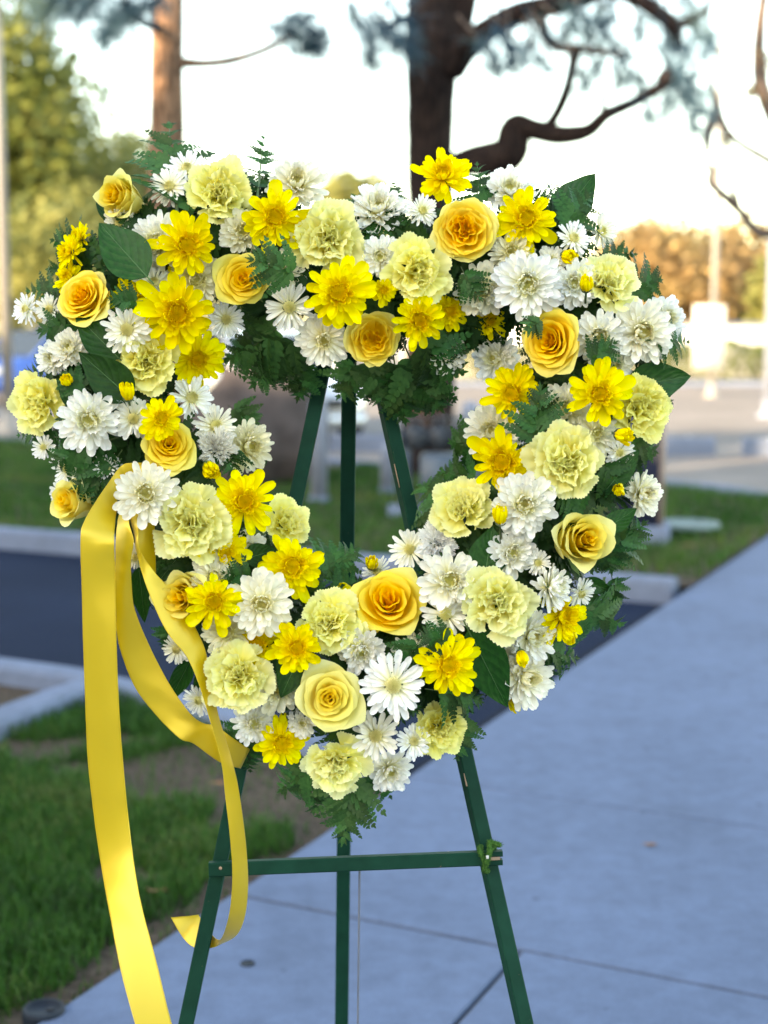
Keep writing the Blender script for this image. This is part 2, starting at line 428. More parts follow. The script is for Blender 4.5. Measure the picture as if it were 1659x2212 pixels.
# ================================================================== street things on the lawn
def lathe(prof, c, n=20):
    V, F = [], []
    for rr, z in prof:
        for i in range(n): a = i / n * 6.283185; V.append(Vector(c) + Vector((math.cos(a) * rr, math.sin(a) * rr, z)))
    for j in range(len(prof) - 1):
        for i in range(n): F.append((j * n + i, j * n + (i + 1) % n, (j + 1) * n + (i + 1) % n, (j + 1) * n + i))
    F.append(tuple(range(n))[::-1]); F.append(tuple((len(prof) - 1) * n + i for i in range(n)))
    return V, F
def bollard(p, r_, h, label):
    o = thing('bollard', label, 'bollard', p, 'grey bollards on the lawn')
    part('post', lathe([(r_, -.05), (r_, h - .05), (r_ * .92, h - .02), (r_ * .6, h - .004)], p), M['bollard'], o)
    part('cap', lathe([(r_ * .62, h - .006), (r_ * .4, h + .006), (r_ * .1, h + .01)], p), M['bollard'], o)
    part('collar', lathe([(r_ * 1.35, -.02), (r_ * 1.3, .03), (r_ * 1.01, .04)], p), M['kerb'], o)
bollard(G(689, 1082), .07, .83, 'grey bollard standing between the boulder and the middle easel leg')
bollard(Vector((.72, 12.2, 0)), .075, .80, 'grey bollard at the sunlit road behind the inner edge of the heart')
bollard(Vector((.03, 12.6, 0)), .06, .42, 'short pale bollard seen behind the slanting easel leg')
# boulder
def boulder(c, s, label):
    V, F = [], []; n, m = 28, 16
    for j in range(m + 1):
        th = math.pi * j / m
        for i in range(n):
            ph = 2 * math.pi * i / n
            d = Vector((math.sin(th) * math.cos(ph), math.sin(th) * math.sin(ph), math.cos(th)))
            r_ = 1 + .28 * mnoise.noise(d * 1.6 + Vector((3, 1, 7))) + .12 * mnoise.noise(d * 4.1)
            q = Vector((d.x * s[0], d.y * s[1], d.z * s[2])) * r_
            q.z = max(q.z + s[2] * .75, -.05); V.append(q)
    for j in range(m):
        for i in range(n): F.append((j * n + i, (j + 1) * n + i, (j + 1) * n + (i + 1) % n, j * n + (i + 1) % n))
    o = thing('boulder', label, 'boulder', c); link('stone', mesh('stone', V, F, M['rock']), o)
boulder(Vector((-1.14, 13.6, 0)), (.64, .5, .62), 'large grey brown boulder on the lawn seen through the heart')
# backflow pipe assembly
pb = Vector((.27, 11.2, 0))
o = thing('backflow_preventer', 'blue grey backflow pipe assembly with valves on the lawn', 'pipe valve', pb)
def pp(x, z, y=0): return pb + Vector((x, y, z))
part('riser_pipe', tube(smooth_path([pp(-.10, -.05), pp(-.10, .5), pp(-.08, .56), pp(0, .58)], 4), .045, 12), M['pipe'], o)
part('riser_pipe', tube(smooth_path([pp(.42, -.05), pp(.42, .5), pp(.40, .56), pp(.32, .58)], 4), .045, 12), M['pipe'], o)
part('top_pipe', tube([pp(-.14, .58), pp(.46, .58)], .05, 12), M['pipe'], o)
for x in (-.03, .15, .33):
    vv = part('valve_body', lathe([(.075, .50), (.09, .53), (.09, .63), (.06, .67), (.035, .70)], pp(x, 0), 14), M['pipe_dark'], o)
    part('hand_wheel', lathe([(.07, .72), (.08, .73), (.07, .74)], pp(x, 0), 14), M['pipe_dark'], vv)
for x in (-.14, .05, .25, .46):
    part('flange', tube([pp(x - .012, .58), pp(x + .012, .58)], .085, 14), M['pipe_dark'], o)
part('valve_housing', box(pp(.16, 0), .30, .24, .46, 0, .03), M['pipe'], o)
part('concrete_pad', box(pp(.16, -.06), .8, .45, .1, 0, .01), M['kerb'], o)
# dark utility pedestal
pc = G(1395, 1172)
o = thing('utility_cabinet', 'dark navy utility cabinet on a concrete footing behind the flowers', 'cabinet', pc)
part('footing', box(pc + Vector((-.05, .12, -.06)), .46, .42, .18, R(-12), .02), M['kerb'], o)
part('cabinet_body', box(pc + Vector((-.06, .12, .12)), .34, .3, .92, R(-12), .015), M['navy'], o)
part('edge_trim', box(pc + Vector((.115, .085, .12)), .03, .31, .93, R(-12), .006), M['tan_metal'], o)
part('cabinet_top', box(pc + Vector((-.055, .12, 1.04)), .42, .36, .04, R(-12), .01), M['navy'], o)
part('door_handle', box(pc + Vector((.03, -.055, .55)), .02, .03, .12, R(-12), .004), M['tan_metal'], o)
# sign on its tall post, lamp poles
def pole(name, p, r0, r1, h, mat, label, cat, arm=0):
    o = thing(name, label, cat, p)
    part('post', tube([p + Vector((0, 0, -.1)), p + Vector((0, 0, h * .5)), p + Vector((0, 0, h))], [r0, (r0 + r1) / 2, r1], 14), mat, o)
    part('base_plate', lathe([(r0 * 2.2, -.05), (r0 * 2.2, .04), (r0 * 1.2, .12), (r0 * 1.05, .3)], p, 16), mat, o)
    if arm:
        a = part('lamp_arm', tube(smooth_path([p + Vector((0, 0, h - .3)), p + Vector((arm * .3, 0, h + .2)), p + Vector((arm, 0, h + .35))], 5), r1 * .6, 8), mat, o)
        part('lamp_head', box(p + Vector((arm * 1.1, 0, h + .25)), .6, .3, .14, 0, .03), mat, a)
    return o
pole('lamp_post', Vector(((20 - 830) / FPX * 19.5, 19.5, 0)), .075, .06, 9, M['pole'], 'pale street lamp post standing by the green trees', 'lamp post', 1.6)
sp = Vector(((1536 - 830) / FPX * 31, 31, -.08))
o = pole('sign_post', sp, .075, .05, 7.8, M['pole'], 'thin pale post carrying a blank white sign board by the road', 'sign post')
part('sign_board', box(sp + Vector((-.12, -.14, .6)), .66, .05, 1.32, 0, .012), M['white'], o)
part('bracket', box(sp + Vector((0, -.1, 1.0)), .1, .08, .05, 0, .004), M['pole'], o)
part('bracket', box(sp + Vector((0, -.1, 1.6)), .1, .08, .05, 0, .004), M['pole'], o)
pole('utility_pole', Vector(((1659 - 830) / FPX * 24, 24, -.08)), .085, .08, 4.3, M['bollard'], 'bluish post cut off by the frame edge behind the autumn trees', 'post')
# wheel stops
def wheel_stop(p, l, rz, label):
    o = thing('wheel_stop', label, 'wheel stop', p, 'concrete wheel stops across the road')
    V, F = [], []; prof = [(-.09, 0), (-.085, .09), (-.06, .13), (.06, .13), (.085, .09), (.09, 0)]
    ca, sa = math.cos(rz), math.sin(rz)
    for x in (-l / 2, l / 2):
        for y, z in prof: V.append(Vector((x * ca - y * sa, x * sa + y * ca, z * 1.6)))
    k_ = len(prof)
    for j in range(k_): F.append((j, (j + 1) % k_, k_ + (j + 1) % k_, k_ + j))
    F += [tuple(range(k_))[::-1], tuple(range(k_, 2 * k_))]
    link('stop_block', mesh('stop_block', V, F, M['kerb'], None, False), o)
    for x in (-l * .3, l * .3): link('anchor_pin', mesh('anchor_pin', *lathe([(.02, .19), (.02, .215), (.012, .22)], (x * ca, x * sa, 0), 8), M['rim']), o)
wheel_stop(Vector((3.15, 17.2, -.084)), 1.5, R(-6), 'pale concrete wheel stop on the road just past the big green side leaf')
wheel_stop(Vector((5.0, 17.0, -.084)), 1.6, R(-6), 'pale concrete wheel stop on the road near the white sign')
wheel_stop(Vector((-.1, 17.6, -.084)), 1.6, R(-6), 'pale concrete wheel stop seen through the heart between easel legs')

# ================================================================== cars
def car(p, rz, paint, label, L=4.5, Wd=1.8, H=1.45):
    o = thing('parked_car', label, 'car', p, 'cars parked beyond the lawn'); o.rotation_euler.z = rz
    def sect(x, rows): return [(x, y, z) for y, z in rows]
    # body: stations along the length, half sections mirrored
    st = [(-2.25, .62, .30, .62, .66), (-2.15, .78, .22, .70, .80), (-1.5, .88, .18, .72, .93), (-.5, .90, .18, .72, .95), (.8, .90, .18, .72, .94), (1.4, .89, .18, .70, .88), (2.0, .82, .20, .62, .74), (2.22, .66, .28, .52, .60)]
    V, F = [], []
    for x, hw, zb, zm, zt in st:
        half = [(hw * .9, zb), (hw, zb + .12), (hw, zm), (hw * .93, zt - .04), (hw * .8, zt)]
        V += [(x, -y, z) for y, z in half] + [(x, y, z) for y, z in reversed(half)]
    n = 10
    for i in range(len(st) - 1):
        for j in range(n): F.append((i * n + j, i * n + (j + 1) % n, (i + 1) * n + (j + 1) % n, (i + 1) * n + j))
    F += [tuple(range(n))[::-1], tuple((len(st) - 1) * n + j for j in range(n))]
    link('body', mesh('body', V, [f[::-1] for f in F], paint), o)
    # roof with pillars
    cab = [(-1.75, .72, .92), (-1.0, .60, 1.40), (-.2, .62, H), (.35, .60, 1.40), (1.15, .74, .90)]
    rv = [(-1.02, -.60, 1.385), (-1.02, .60, 1.385), (-.25, .63, H), (.40, .60, 1.385), (.40, -.60, 1.385), (-.25, -.63, H), (-.25, 0, H + .03), (-1.02, 0, 1.42), (.40, 0, 1.42)]
    link('roof', mesh('roof', rv, [(0, 7, 6, 5), (7, 1, 2, 6), (6, 2, 3, 8), (5, 6, 8, 4)], paint), o)
    def panel(name, q, mat): link(name, mesh(name, q, [tuple(range(len(q)))], mat, None, False), o)
    panel('windshield', [(.41, -.59, 1.38), (.41, .59, 1.38), (1.16, .70, .915), (1.16, -.70, .915)], M['glass'])
    panel('rear_window', [(-1.03, .59, 1.38), (-1.03, -.59, 1.38), (-1.72, -.70, .92), (-1.72, .70, .92)], M['glass'])
    for s in (-1, 1):
        for x0, x1, x2, x3 in ((-.98, -.28, -.28, -1.55), (-.22, .36, 1.0, -.22)):
            q = [(x0, s * .605, 1.37), (x1, s * .625, 1.40 if x1 < .3 else 1.37), (x2, s * .80, .94), (x3, s * .80, .94)]
            panel('side_window', q, M['glass'])
        link('pillar', mesh('pillar', *tube([(.40, s * .60, 1.385), (1.18, s * .73, .90)], .035, 6), paint), o)
        link('pillar', mesh('pillar', *tube([(-1.02, s * .60, 1.385), (-1.74, s * .73, .91)], .05, 6), paint), o)
        link('pillar', mesh('pillar', *tube([(-.25, s * .63, 1.43), (-.25, s * .80, .92)], .035, 6), M['plastic']), o)
        link('headlight', mesh('headlight', *box((2.06, s * .58, .58), .2, .34, .13, 0, .03), M['lamp']), o)
        link('tail_light', mesh('tail_light', *box((-2.16, s * .58, .62), .16, .36, .13, 0, .03), M['lamp_red']), o)
        link('mirror', mesh('mirror', *box((.95, s * .93, .92), .12, .2, .13, 0, .03), paint), o)
        for x in (-1.38, 1.38):
            wv = link('wheel', mesh('wheel', *tube([(x, s * .72, .32), (x, s * .92, .32)], .32, 20), M['tyre']), o)
            link('rim', mesh('rim', *tube([(x, s * .90, .32), (x, s * .935, .32)], .21, 14), M['rim']), wv)
    link('grille', mesh('grille', *box((2.18, 0, .46), .1, .9, .14, 0, .02), M['plastic']), o)
    link('bumper', mesh('bumper', *box((2.15, 0, .24), .2, 1.5, .16, 0, .04), paint), o)
    link('number_plate', mesh('number_plate', *box((2.27, 0, .34), .02, .34, .13, 0, .003), M['white'], None, False), o)
    return o
car(Vector((-1.75, 20.5, -.084)), R(-68), M['car_silver'], 'silver car with dark windshield parked behind the boulder')
car(Vector((-6.9, 30, -.084)), R(-120), M['car_blue'], 'blue car parked far off behind the lamp post')
car(Vector((-9.5, 24, -.084)), R(-60), M['car_white'], 'white car parked at the frame edge beside the lamp post')

# ================================================================== trees
def needle_tuft(parent, c, d, size, n=110, mat=None):
    V, F = [], []; d = Vector(d).normalized()
    for i in range(n):
        a = Vector((ru(-1, 1), ru(-1, 1), ru(-1, 1))).normalized()
        t = (d * ru(-.1, 1.0) + a * ru(.5, .95)).normalized()
        p0 = Vector(c) + d * ru(-.5, .25) * size; l = size * ru(.6, 1.1)
        p1 = p0 + t * l * .55; p2 = p0 + t * l + Vector((0, 0, -.22 * l * rnd()))
        s = t.cross(Vector((ru(-1, 1), ru(-1, 1), ru(-1, 1)))).normalized() * ru(.003, .005)
        k_ = len(V); V += [p0 - s, p0 + s, p1 + s, p1 - s, p2]; F += [(k_, k_ + 1, k_ + 2, k_ + 3), (k_ + 3, k_ + 2, k_ + 4)]
    return part('needle_cluster', (V, F), mat or M['needles'], parent)
def limb(parent, name, pts, rads, mat, seg=9, lump=.25):
    sp_ = smooth_path(pts, 5)
    return part(name, tube(sp_, lerp_list(rads, len(sp_)), seg, True, 0, lump), mat, parent)
def Q(px, py, Y): return P(px, py, Y)
# pine one: reddish straight trunk
Y1 = 14.0
b1 = Vector((P(352, 700, Y1).x, Y1, 0))
t = thing('pine_tree', 'pine with a straight reddish sunlit trunk rising behind the tall fern', 'tree', b1, 'pine trees behind the wreath')
limb(t, 'trunk', [b1 + Vector((0, 0, -.1)), b1 + Vector((0, 0, .25)), Q(356, 600, Y1), Q(360, 300, Y1), Q(363, 0, Y1), Q(368, -300, Y1), Q(375, -700, Y1)], [.26, .2, .185, .165, .15, .13, .08], M['bark_red'], 16, .12)
l1 = limb(t, 'branch', [Q(385, 135, Y1), Q(460, 137, Y1 - .1), Q(530, 122, Y1 - .2), Q(590, 98, Y1 - .3), Q(630, 78, Y1 - .35)], [.055, .042, .04, .034, .016], M['bark_red'])
for px, py, s in ((640, 80, .34), (610, 60, .3), (665, 110, .3), (690, 75, .22), (650, 40, .28), (680, 100, .26)): needle_tuft(t, Q(px, py, Y1 - .35), (1, -.2, -.1), s, 120)
limb(t, 'branch', [Q(350, 60, Y1), Q(310, 50, Y1 - .5), Q(280, 20, Y1 - 1), Q(250, -60, Y1 - 1.2)], [.05, .035, .028, .015], M['bark_shaded'])
for px, py, s in ((290, 30, .3), (245, 60, .3), (230, 75, .25), (150, 10, .35), (120, -10, .34), (210, -10, .3), (185, 20, .3), (300, -40, .4), (260, 30, .32), (100, 20, .32), (170, -30, .4), (330, 10, .3)): needle_tuft(t, Q(px, py, Y1 - 1), (-.5, -.3, -.5), s, 130)
for i in range(9): needle_tuft(t, Q(ru(150, 700), ru(-560, -140), Y1 + ru(-1.2, 1.2)), (ru(-1, 1), ru(-1, 1), .3), .5, 90)
# pine two: thick dark trunk with crooked boughs
Y2 = 14.2
b2 = Vector((P(925, 700, Y2).x, Y2, 0))
t = thing('pine_tree', 'thick dark pine with crooked boughs reaching over the sidewalk side', 'tree', b2, 'pine trees behind the wreath')
limb(t, 'trunk', [b2 + Vector((0, 0, -.1)), b2 + Vector((0, 0, .3)), Q(928, 650, Y2), Q(930, 400, Y2), Q(930, 220, Y2), Q(938, 90, Y2), Q(925, -40, Y2), Q(905, -300, Y2), Q(890, -600, Y2)], [.34, .26, .225, .215, .225, .275, .19, .15, .1], M['bark_shaded'], 18, .15)
limb(t, 'bough', [Q(965, 130, Y2), Q(995, 40, Y2), Q(1020, -60, Y2), Q(1060, -250, Y2)], [.16, .13, .115, .07], M['bark_shaded'], 12)
limb(t, 'bough', [Q(970, 150, Y2 - .1), Q(1010, 95, Y2 - .25), Q(1080, 48, Y2 - .4), Q(1160, 18, Y2 - .5), Q(1260, 0, Y2 - .6), Q(1330, -40, Y2 - .7)], [.14, .13, .12, .10, .075, .05], M['bark_shaded'], 12)
limb(t, 'bough', [Q(950, 375, Y2), Q(1010, 352, Y2 - .2), Q(1070, 345, Y2 - .4), Q(1105, 325, Y2 - .5), Q(1118, 280, Y2 - .5), Q(1160, 282, Y2 - .6), Q(1215, 292, Y2 - .7), Q(1270, 284, Y2 - .8), Q(1310, 248, Y2 - .9), Q(1370, 222, Y2 - 1), Q(1425, 190, Y2 - 1.1), Q(1450, 168, Y2 - 1.1)], [.12, .125, .16, .15, .125, .095, .085, .075, .065, .055, .045, .05], M['bark_shaded'], 12, .35)
limb(t, 'twig_knot', [Q(1425, 190, Y2 - 1.1), Q(1440, 165, Y2 - 1.12), Q(1462, 180, Y2 - 1.1)], [.05, .085, .03], M['bark_shaded'], 9, .5)
limb(t, 'branch', [Q(1178, 286, Y2 - .62), Q(1205, 240, Y2 - .7), Q(1225, 190, Y2 - .8), Q(1240, 130, Y2 - .85), Q(1250, 98, Y2 - .9)], [.065, .055, .05, .045, .05], M['bark_shaded'])
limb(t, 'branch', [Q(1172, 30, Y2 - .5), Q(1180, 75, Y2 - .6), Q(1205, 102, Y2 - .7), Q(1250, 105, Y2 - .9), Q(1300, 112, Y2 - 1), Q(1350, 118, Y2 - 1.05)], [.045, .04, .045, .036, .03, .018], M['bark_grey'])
limb(t, 'branch', [Q(1330, -40, Y2 - .8), Q(1375, -5, Y2 - .9), Q(1415, 25, Y2 - 1), Q(1455, 55, Y2 - 1), Q(1470, 110, Y2 - 1)], [.05, .06, .065, .07, .03], M['bark_shaded'])
limb(t, 'branch', [Q(1455, 55, Y2 - 1), Q(1500, 40, Y2 - 1), Q(1530, 10, Y2 - 1), Q(1540, -60, Y2 - 1)], [.05, .035, .03, .02], M['bark_shaded'])
limb(t, 'branch', [Q(1310, 248, Y2 - .9), Q(1300, 215, Y2 - .9), Q(1330, 190, Y2 - .95), Q(1335, 150, Y2 - 1)], [.03, .028, .022, .012], M['bark_shaded'])
limb(t, 'branch', [Q(1080, 60, Y2 - .4), Q(1105, 100, Y2 - .5), Q(1100, 140, Y2 - .6), Q(1125, 165, Y2 - .6)], [.035, .028, .022, .01], M['bark_shaded'])
limb(t, 'branch', [Q(915, 60, Y2), Q(870, 40, Y2 - .3), Q(840, 60, Y2 - .5), Q(815, 50, Y2 - .6)], [.06, .04, .03, .015], M['bark_shaded'])
for px, py, s in ((1270, 60, .36), (1300, 45, .36), (1240, 40, .3), (1330, 110, .34), (1290, 140, .38), (1350, 150, .34), (1440, 90, .38), (1480, 130, .42), (1500, 60, .42), (1470, 200, .38), (1500, 190, .34), (1440, 230, .3),
                  (1400, 250, .28), (1510, 230, .28), (1090, 80, .32), (1140, 110, .34), (1110, 130, .3), (1180, 140, .24), (820, 60, .38), (845, 85, .38), (795, 90, .3), (860, 30, .4), (1050, 110, .3), (1420, 20, .38), (1380, 60, .3), (1320, 20, .4), (1220, 70, .34), (1490, 20, .4), (1530, 100, .36), (1460, 160, .36), (1160, 60, .34), (760, 30, .4), (880, 100, .3), (800, 130, .26), (1260, 170, .26), (1380, 180, .26), (1500, 270, .24), (1070, 150, .26)):
    needle_tuft(t, Q(px, py, Y2 - ru(.5, 1.2)), (ru(-.3, .7), -.2, -.7), s, 95)
    if rnd() < .6: limb(t, 'twig', [Q(px, py, Y2 - .8), Q(px + ru(-40, 10), py - ru(20, 60), Y2 - .8), Q(px + ru(-70, 20), py - ru(60, 120), Y2 - .7)], [.008, .012, .016], M['bark_grey'], 6)
for i in range(16): needle_tuft(t, Q(ru(780, 1500), ru(-620, -120), Y2 + ru(-1.5, 1)), (ru(-1, 1), ru(-1, 1), .2), .5, 90)
# crooked bare tree cut by the frame edge
Y3 = 17
b3 = Vector((P(1790, 700, Y3).x, Y3, 0))
t = thing('bare_tree', 'crooked nearly bare tree twisting in beside the autumn trees', 'tree', b3)
limb(t, 'trunk', [b3 + Vector((0, 0, -.1)), b3 + Vector((.05, 0, 1)), Q(1760, 520, Y3), Q(1720, 420, Y3), Q(1690, 300, Y3), Q(1640, 150, Y3), Q(1660, -100, Y3)], [.24, .2, .17, .14, .11, .08, .04], M['bark_grey'], 12)
limb(t, 'branch', [Q(1740, 470, Y3), Q(1659, 505, Y3), Q(1625, 490, Y3), Q(1600, 460, Y3), Q(1580, 440, Y3), Q(1560, 420, Y3), Q(1535, 395, Y3), Q(1535, 360, Y3), Q(1500, 352, Y3)], [.09, .065, .06, .05, .055, .05, .045, .04, .02], M['bark_grey'], 9, .4)
limb(t, 'branch', [Q(1700, 370, Y3), Q(1659, 345, Y3), Q(1605, 315, Y3), Q(1570, 280, Y3), Q(1548, 230, Y3), Q(1535, 170, Y3)], [.06, .045, .045, .05, .05, .03], M['bark_grey'], 9, .35)
limb(t, 'branch', [Q(1548, 230, Y3), Q(1530, 290, Y3), Q(1530, 330, Y3)], [.07, .06, .035], M['bark_grey'], 9, .4)
limb(t, 'branch', [Q(1600, 460, Y3), Q(1585, 400, Y3), Q(1610, 390, Y3), Q(1625, 400, Y3)], [.04, .035, .035, .02], M['bark_grey'], 9, .4)
def leaf_cloud(c, r_, n, size, zsq=1.0, lumps=6, vf=None):
    V, F = vf or ([], []); cs = []
    for i in range(lumps):
        d = Vector((ru(-1, 1), ru(-1, 1), ru(-1, 1))).normalized() * ru(.25, .75)
        cs.append((Vector(c) + Vector((d.x * r_, d.y * r_, d.z * r_ * zsq)), r_ * ru(.3, .55)))
    for i in range(n):
        cc, cr = cs[int(rnd() * lumps)]
        d = Vector((ru(-1, 1), ru(-1, 1), ru(-1, 1))).normalized() * cr * rnd() ** .4
        p = cc + Vector((d.x, d.y, d.z * (.6 + .4 * zsq)))
        a = Vector((ru(-1, 1), ru(-1, 1), ru(-1, 1))).normalized(); b = a.orthogonal().normalized()
        s = size * ru(.6, 1.3); k_ = len(V)
        V += [p - a * s, p + b * s * .45, p + a * s, p - b * s * .45]; F.append((k_, k_ + 1, k_ + 2, k_ + 3))
    return V, F
vf = ([], [])
for px, py in ((1650, 130), (1630, 180), (1655, 210), (1530, 300), (1575, 300)): vf = leaf_cloud(Q(px, py, Y3), .16, 60, .05, 1.5, 3, vf)
part('leaves', vf, M['leaf_autumn'], t)
def tree(px, Y, top_py, width_px, mat, label, n=5000, base_z=-.1, size=.14, low=.35):
    b = Vector((P(px, 700, Y).x, Y, base_z)); top = P(px, top_py, Y).z; r_ = width_px / FPX * Y / 2
    t = thing('leafy_tree', label, 'tree', b, 'trees beyond the road')
    zc = top * (1 + low) / 2; 
    limb(t, 'trunk', [b, b + Vector((.1, 0, top * low)), b + Vector((0, 0, top * .75))], [r_ * .10 + .06, r_ * .07 + .05, .03], M['bark_grey'], 10)
    for i in range(5):
        a = ru(0, 6.28); limb(t, 'limb', [b + Vector((.06, 0, top * low * ru(.8, 1.2))), b + Vector((math.cos(a) * r_ * .3, math.sin(a) * r_ * .3, top * .6)), b + Vector((math.cos(a) * r_ * .65, math.sin(a) * r_ * .65, top * ru(.65, .85)))], [.07, .05, .02], M['bark_grey'], 7)
    c = Vector((b.x, b.y, zc)); hz = (top - top * low) / 2
    part('crown', leaf_cloud(c, r_ * 1.08, n, size, hz / r_ * 1.05, 24), mat, t)
tree(20, 40, -60, 470, M['leaf_green'], 'tall dark green tree behind the lamp post', 9000, size=.19, low=.05)
tree(245, 44, 230, 380, M['leaf_olive'], 'rounded olive yellow tree between lamp post and reddish pine', 9000, low=.04, size=.17)
tree(110, 36, 400, 340, M['leaf_olive'], 'low olive tree spreading beneath the tall green tree', 7000, low=.05, size=.14)
tree(150, 47, 180, 300, M['leaf_green'], 'green tree filling the gap behind the lamp post and olive tree', 7000, low=.05, size=.18)
tree(330, 50, 330, 260, M['leaf_olive'], 'olive tree crown showing just beside the reddish pine trunk', 5000, low=.05, size=.17)
tree(-330, 42, 150, 420, M['leaf_green'], 'green tree outside the frame past the lamp post', 5000, low=.05, size=.2)
tree(-760, 46, 260, 420, M['leaf_olive'], 'olive tree outside the frame past the white car', 5000, low=.05, size=.2)
tree(-1250, 44, 180, 460, M['leaf_green'], 'broad green tree far outside the frame along the road', 5000, low=.05, size=.2)
tree(758, 60, 335, 190, M['leaf_olive'], 'small olive tree far off in the dip of the heart', 9000, low=.15, size=.18)
tree(1420, 46, 460, 330, M['leaf_autumn'], 'orange autumn tree beside the outer flowers of the heart', 8000, low=.04, size=.17)
tree(1600, 48, 400, 380, M['leaf_autumn'], 'rust orange autumn tree behind the white sign post', 8000, low=.04, size=.17)
tree(1700, 43, 520, 200, M['leaf_olive'], 'yellow green tree cut by the frame edge among autumn trees', 3000, low=.12)
tree(560, 52, 560, 300, M['leaf_green'], 'dark green tree hidden behind the flowers beside the reddish pine', 3500, low=.15)
tree(1120, 55, 540, 320, M['leaf_olive'], 'olive tree hidden behind the upper flowers of the heart', 3500, low=.15)
# hedge and white wall across the road
def hedge(x0, x1, Y, h, label):
    o = thing('hedge', label, 'hedge', Vector(((x0 + x1) / 2, Y, -.03)))
    V, F = [], []
    for i in range(int((x1 - x0) * 700)):
        x = ru(x0, x1); hh = h * (1 + .22 * mnoise.noise(Vector((x * 1.4, 0, 3)))); p = Vector((x, Y + ru(-.4, .4), hh * rnd() ** .6))
        a = Vector((ru(-1, 1), ru(-1, 1), ru(-1, 1))).normalized(); b = a.orthogonal().normalized(); s = ru(.04, .09); k_ = len(V)
        V += [p - a * s, p + b * s * .5, p + a * s, p - b * s * .5]; F.append((k_, k_ + 1, k_ + 2, k_ + 3))
    part('foliage', (V, F), M['leaf_hedge'], o)
    for i in range(int((x1 - x0) / .9)): part('stem', tube([Vector((x0 + .4 + i * .9, Y, -.05)), Vector((x0 + .45 + i * .9, Y, h * .8))], [.03, .012], 6), M['bark_grey'], o)
hedge(1.2, 12, 38, .95, 'sunlit yellow green hedge along the far side of the road')
hedge(-26, -8.2, 39, 1.3, 'clipped green hedge far off beneath the olive trees')
wv = thing('garden_wall', 'low white wall behind the hedge across the road', 'wall', Vector((8, 41, -.03)))
part('wall_panel', box(Vector((8, 41, -.03)), 15, .2, 1.45, 0, .01), M['white'], wv)
part('coping', box(Vector((8, 41, 1.42)), 15.1, .3, .08, 0, .01), M['kerb'], wv)

# ================================================================== what shades the place: a building outside the frame, and two unseen trees added for their shade
bl_a, bl_b = Vector((-62, 9.5, 0)), Vector((4, -33.5, 0)); BH = 11.6
e = (bl_b - bl_a).normalized(); nrm = Vector((-e.y, e.x, 0)) * (1 if Vector((-e.y, e.x, 0)).y > 0 else -1)
bc = (bl_a + bl_b) / 2
o = thing('office_building', 'long pale stucco building casting shade over the sidewalk, outside the frame', 'building', bc)
rz = math.atan2(e.y, e.x)
part('wall', box(bc - nrm * 8 + Vector((0, 0, -.2)), (bl_b - bl_a).length, 16, BH, rz), M['stucco'], o, False)
part('parapet', box(bc - nrm * .15 + Vector((0, 0, BH - .2)), (bl_b - bl_a).length + .4, .5, .35, rz), M['kerb'], o, False)
for f in range(4):
    for i in range(14):
        pw = bl_a + e * (4 + i * 5.3) + nrm * .02 + Vector((0, 0, 1.2 + f * 3.4))
        wn = part('window', box(pw, 2.0, .1, 1.6, rz), M['glass'], o, False)
        part('window_sill', box(pw + nrm * .06 + Vector((0, 0, -.09)), 2.2, .22, .08, rz), M['kerb'], o, False)
bt = Vector((-7.6, 6.6, -.05))  # unseen tree, added so its crown shades the second pine
t = thing('leafy_tree', 'dense unseen tree added outside the frame to shade the dark pine', 'tree', bt)
limb(t, 'trunk', [bt, bt + Vector((.1, 0, 3)), bt + Vector((0, .1, 7))], [.2, .15, .05], M['bark_grey'], 10)
part('crown', leaf_cloud(bt + Vector((.2, 0, 7.0)), 1.9, 9000, .13, 1.5, 14), M['leaf_green'], t)
bt = Vector((-10.5, 6.6, -.05))  # another unseen tree, added to shade the reddish pine's lower trunk
t = thing('leafy_tree', 'low unseen tree added outside the frame to shade the foot of the reddish pine', 'tree', bt)
limb(t, 'trunk', [bt, bt + Vector((.05, 0, 3)), bt + Vector((0, .1, 5.2))], [.14, .1, .04], M['bark_grey'], 10)
part('crown', leaf_cloud(bt + Vector((.1, 0, 5.4)), 1.4, 8000, .13, 1.2, 12), M['leaf_green'], t)

# ================================================================== flower materials
def petal_mat(name, stops, thin=.25, val=.06, hue=.008, rough=.55):
    k = NT(name); col = k.ramp(k.attr('tone'), stops)
    fib = k.noise(55, 2); col = k.mix(.18, col, k.ramp(fib, [(.35, (.35, .35, .35)), (.65, (.65, .65, .65))]), 'OVERLAY')
    col = k.mix(1.0, k.hue(col, hue, val), k.n('ObjectInfo').outputs['Color'], 'MULTIPLY')
    k.color(col).set(rough, .25).thin(col, thin); return k.m
M['white_mum'] = petal_mat('white_mum_petal', [(0, (.86, .80, .26)), (.32, (.94, .91, .62)), (.68, (.96, .95, .86)), (1, (.97, .97, .95))])
M['cream_mum'] = petal_mat('cream_mum_petal', [(0, (.74, .70, .22)), (.3, (.90, .86, .50)), (.7, (.94, .92, .72)), (1, (.95, .94, .84))])
M['yellow_mum'] = petal_mat('yellow_mum_petal', [(0, (.93, .62, .004)), (.35, (.97, .76, .006)), (1, (.98, .88, .012))], .3, .07, .01)
M['centre_green'] = petal_mat('mum_centre_green', [(0, (.55, .52, .10)), (.4, (.82, .75, .26)), (1, (.93, .87, .48))], .15)
M['centre_gold'] = petal_mat('mum_centre_gold', [(0, (.50, .36, .012)), (.35, (.86, .56, .008)), (1, (.96, .68, .010))], .15)
M['rose'] = petal_mat('rose_petal', [(0, (.98, .56, .010)), (.3, (.98, .65, .028)), (.6, (.98, .77, .08)), (.8, (.97, .87, .24)), (1, (.96, .92, .45))], .32, .03, .004, .5)
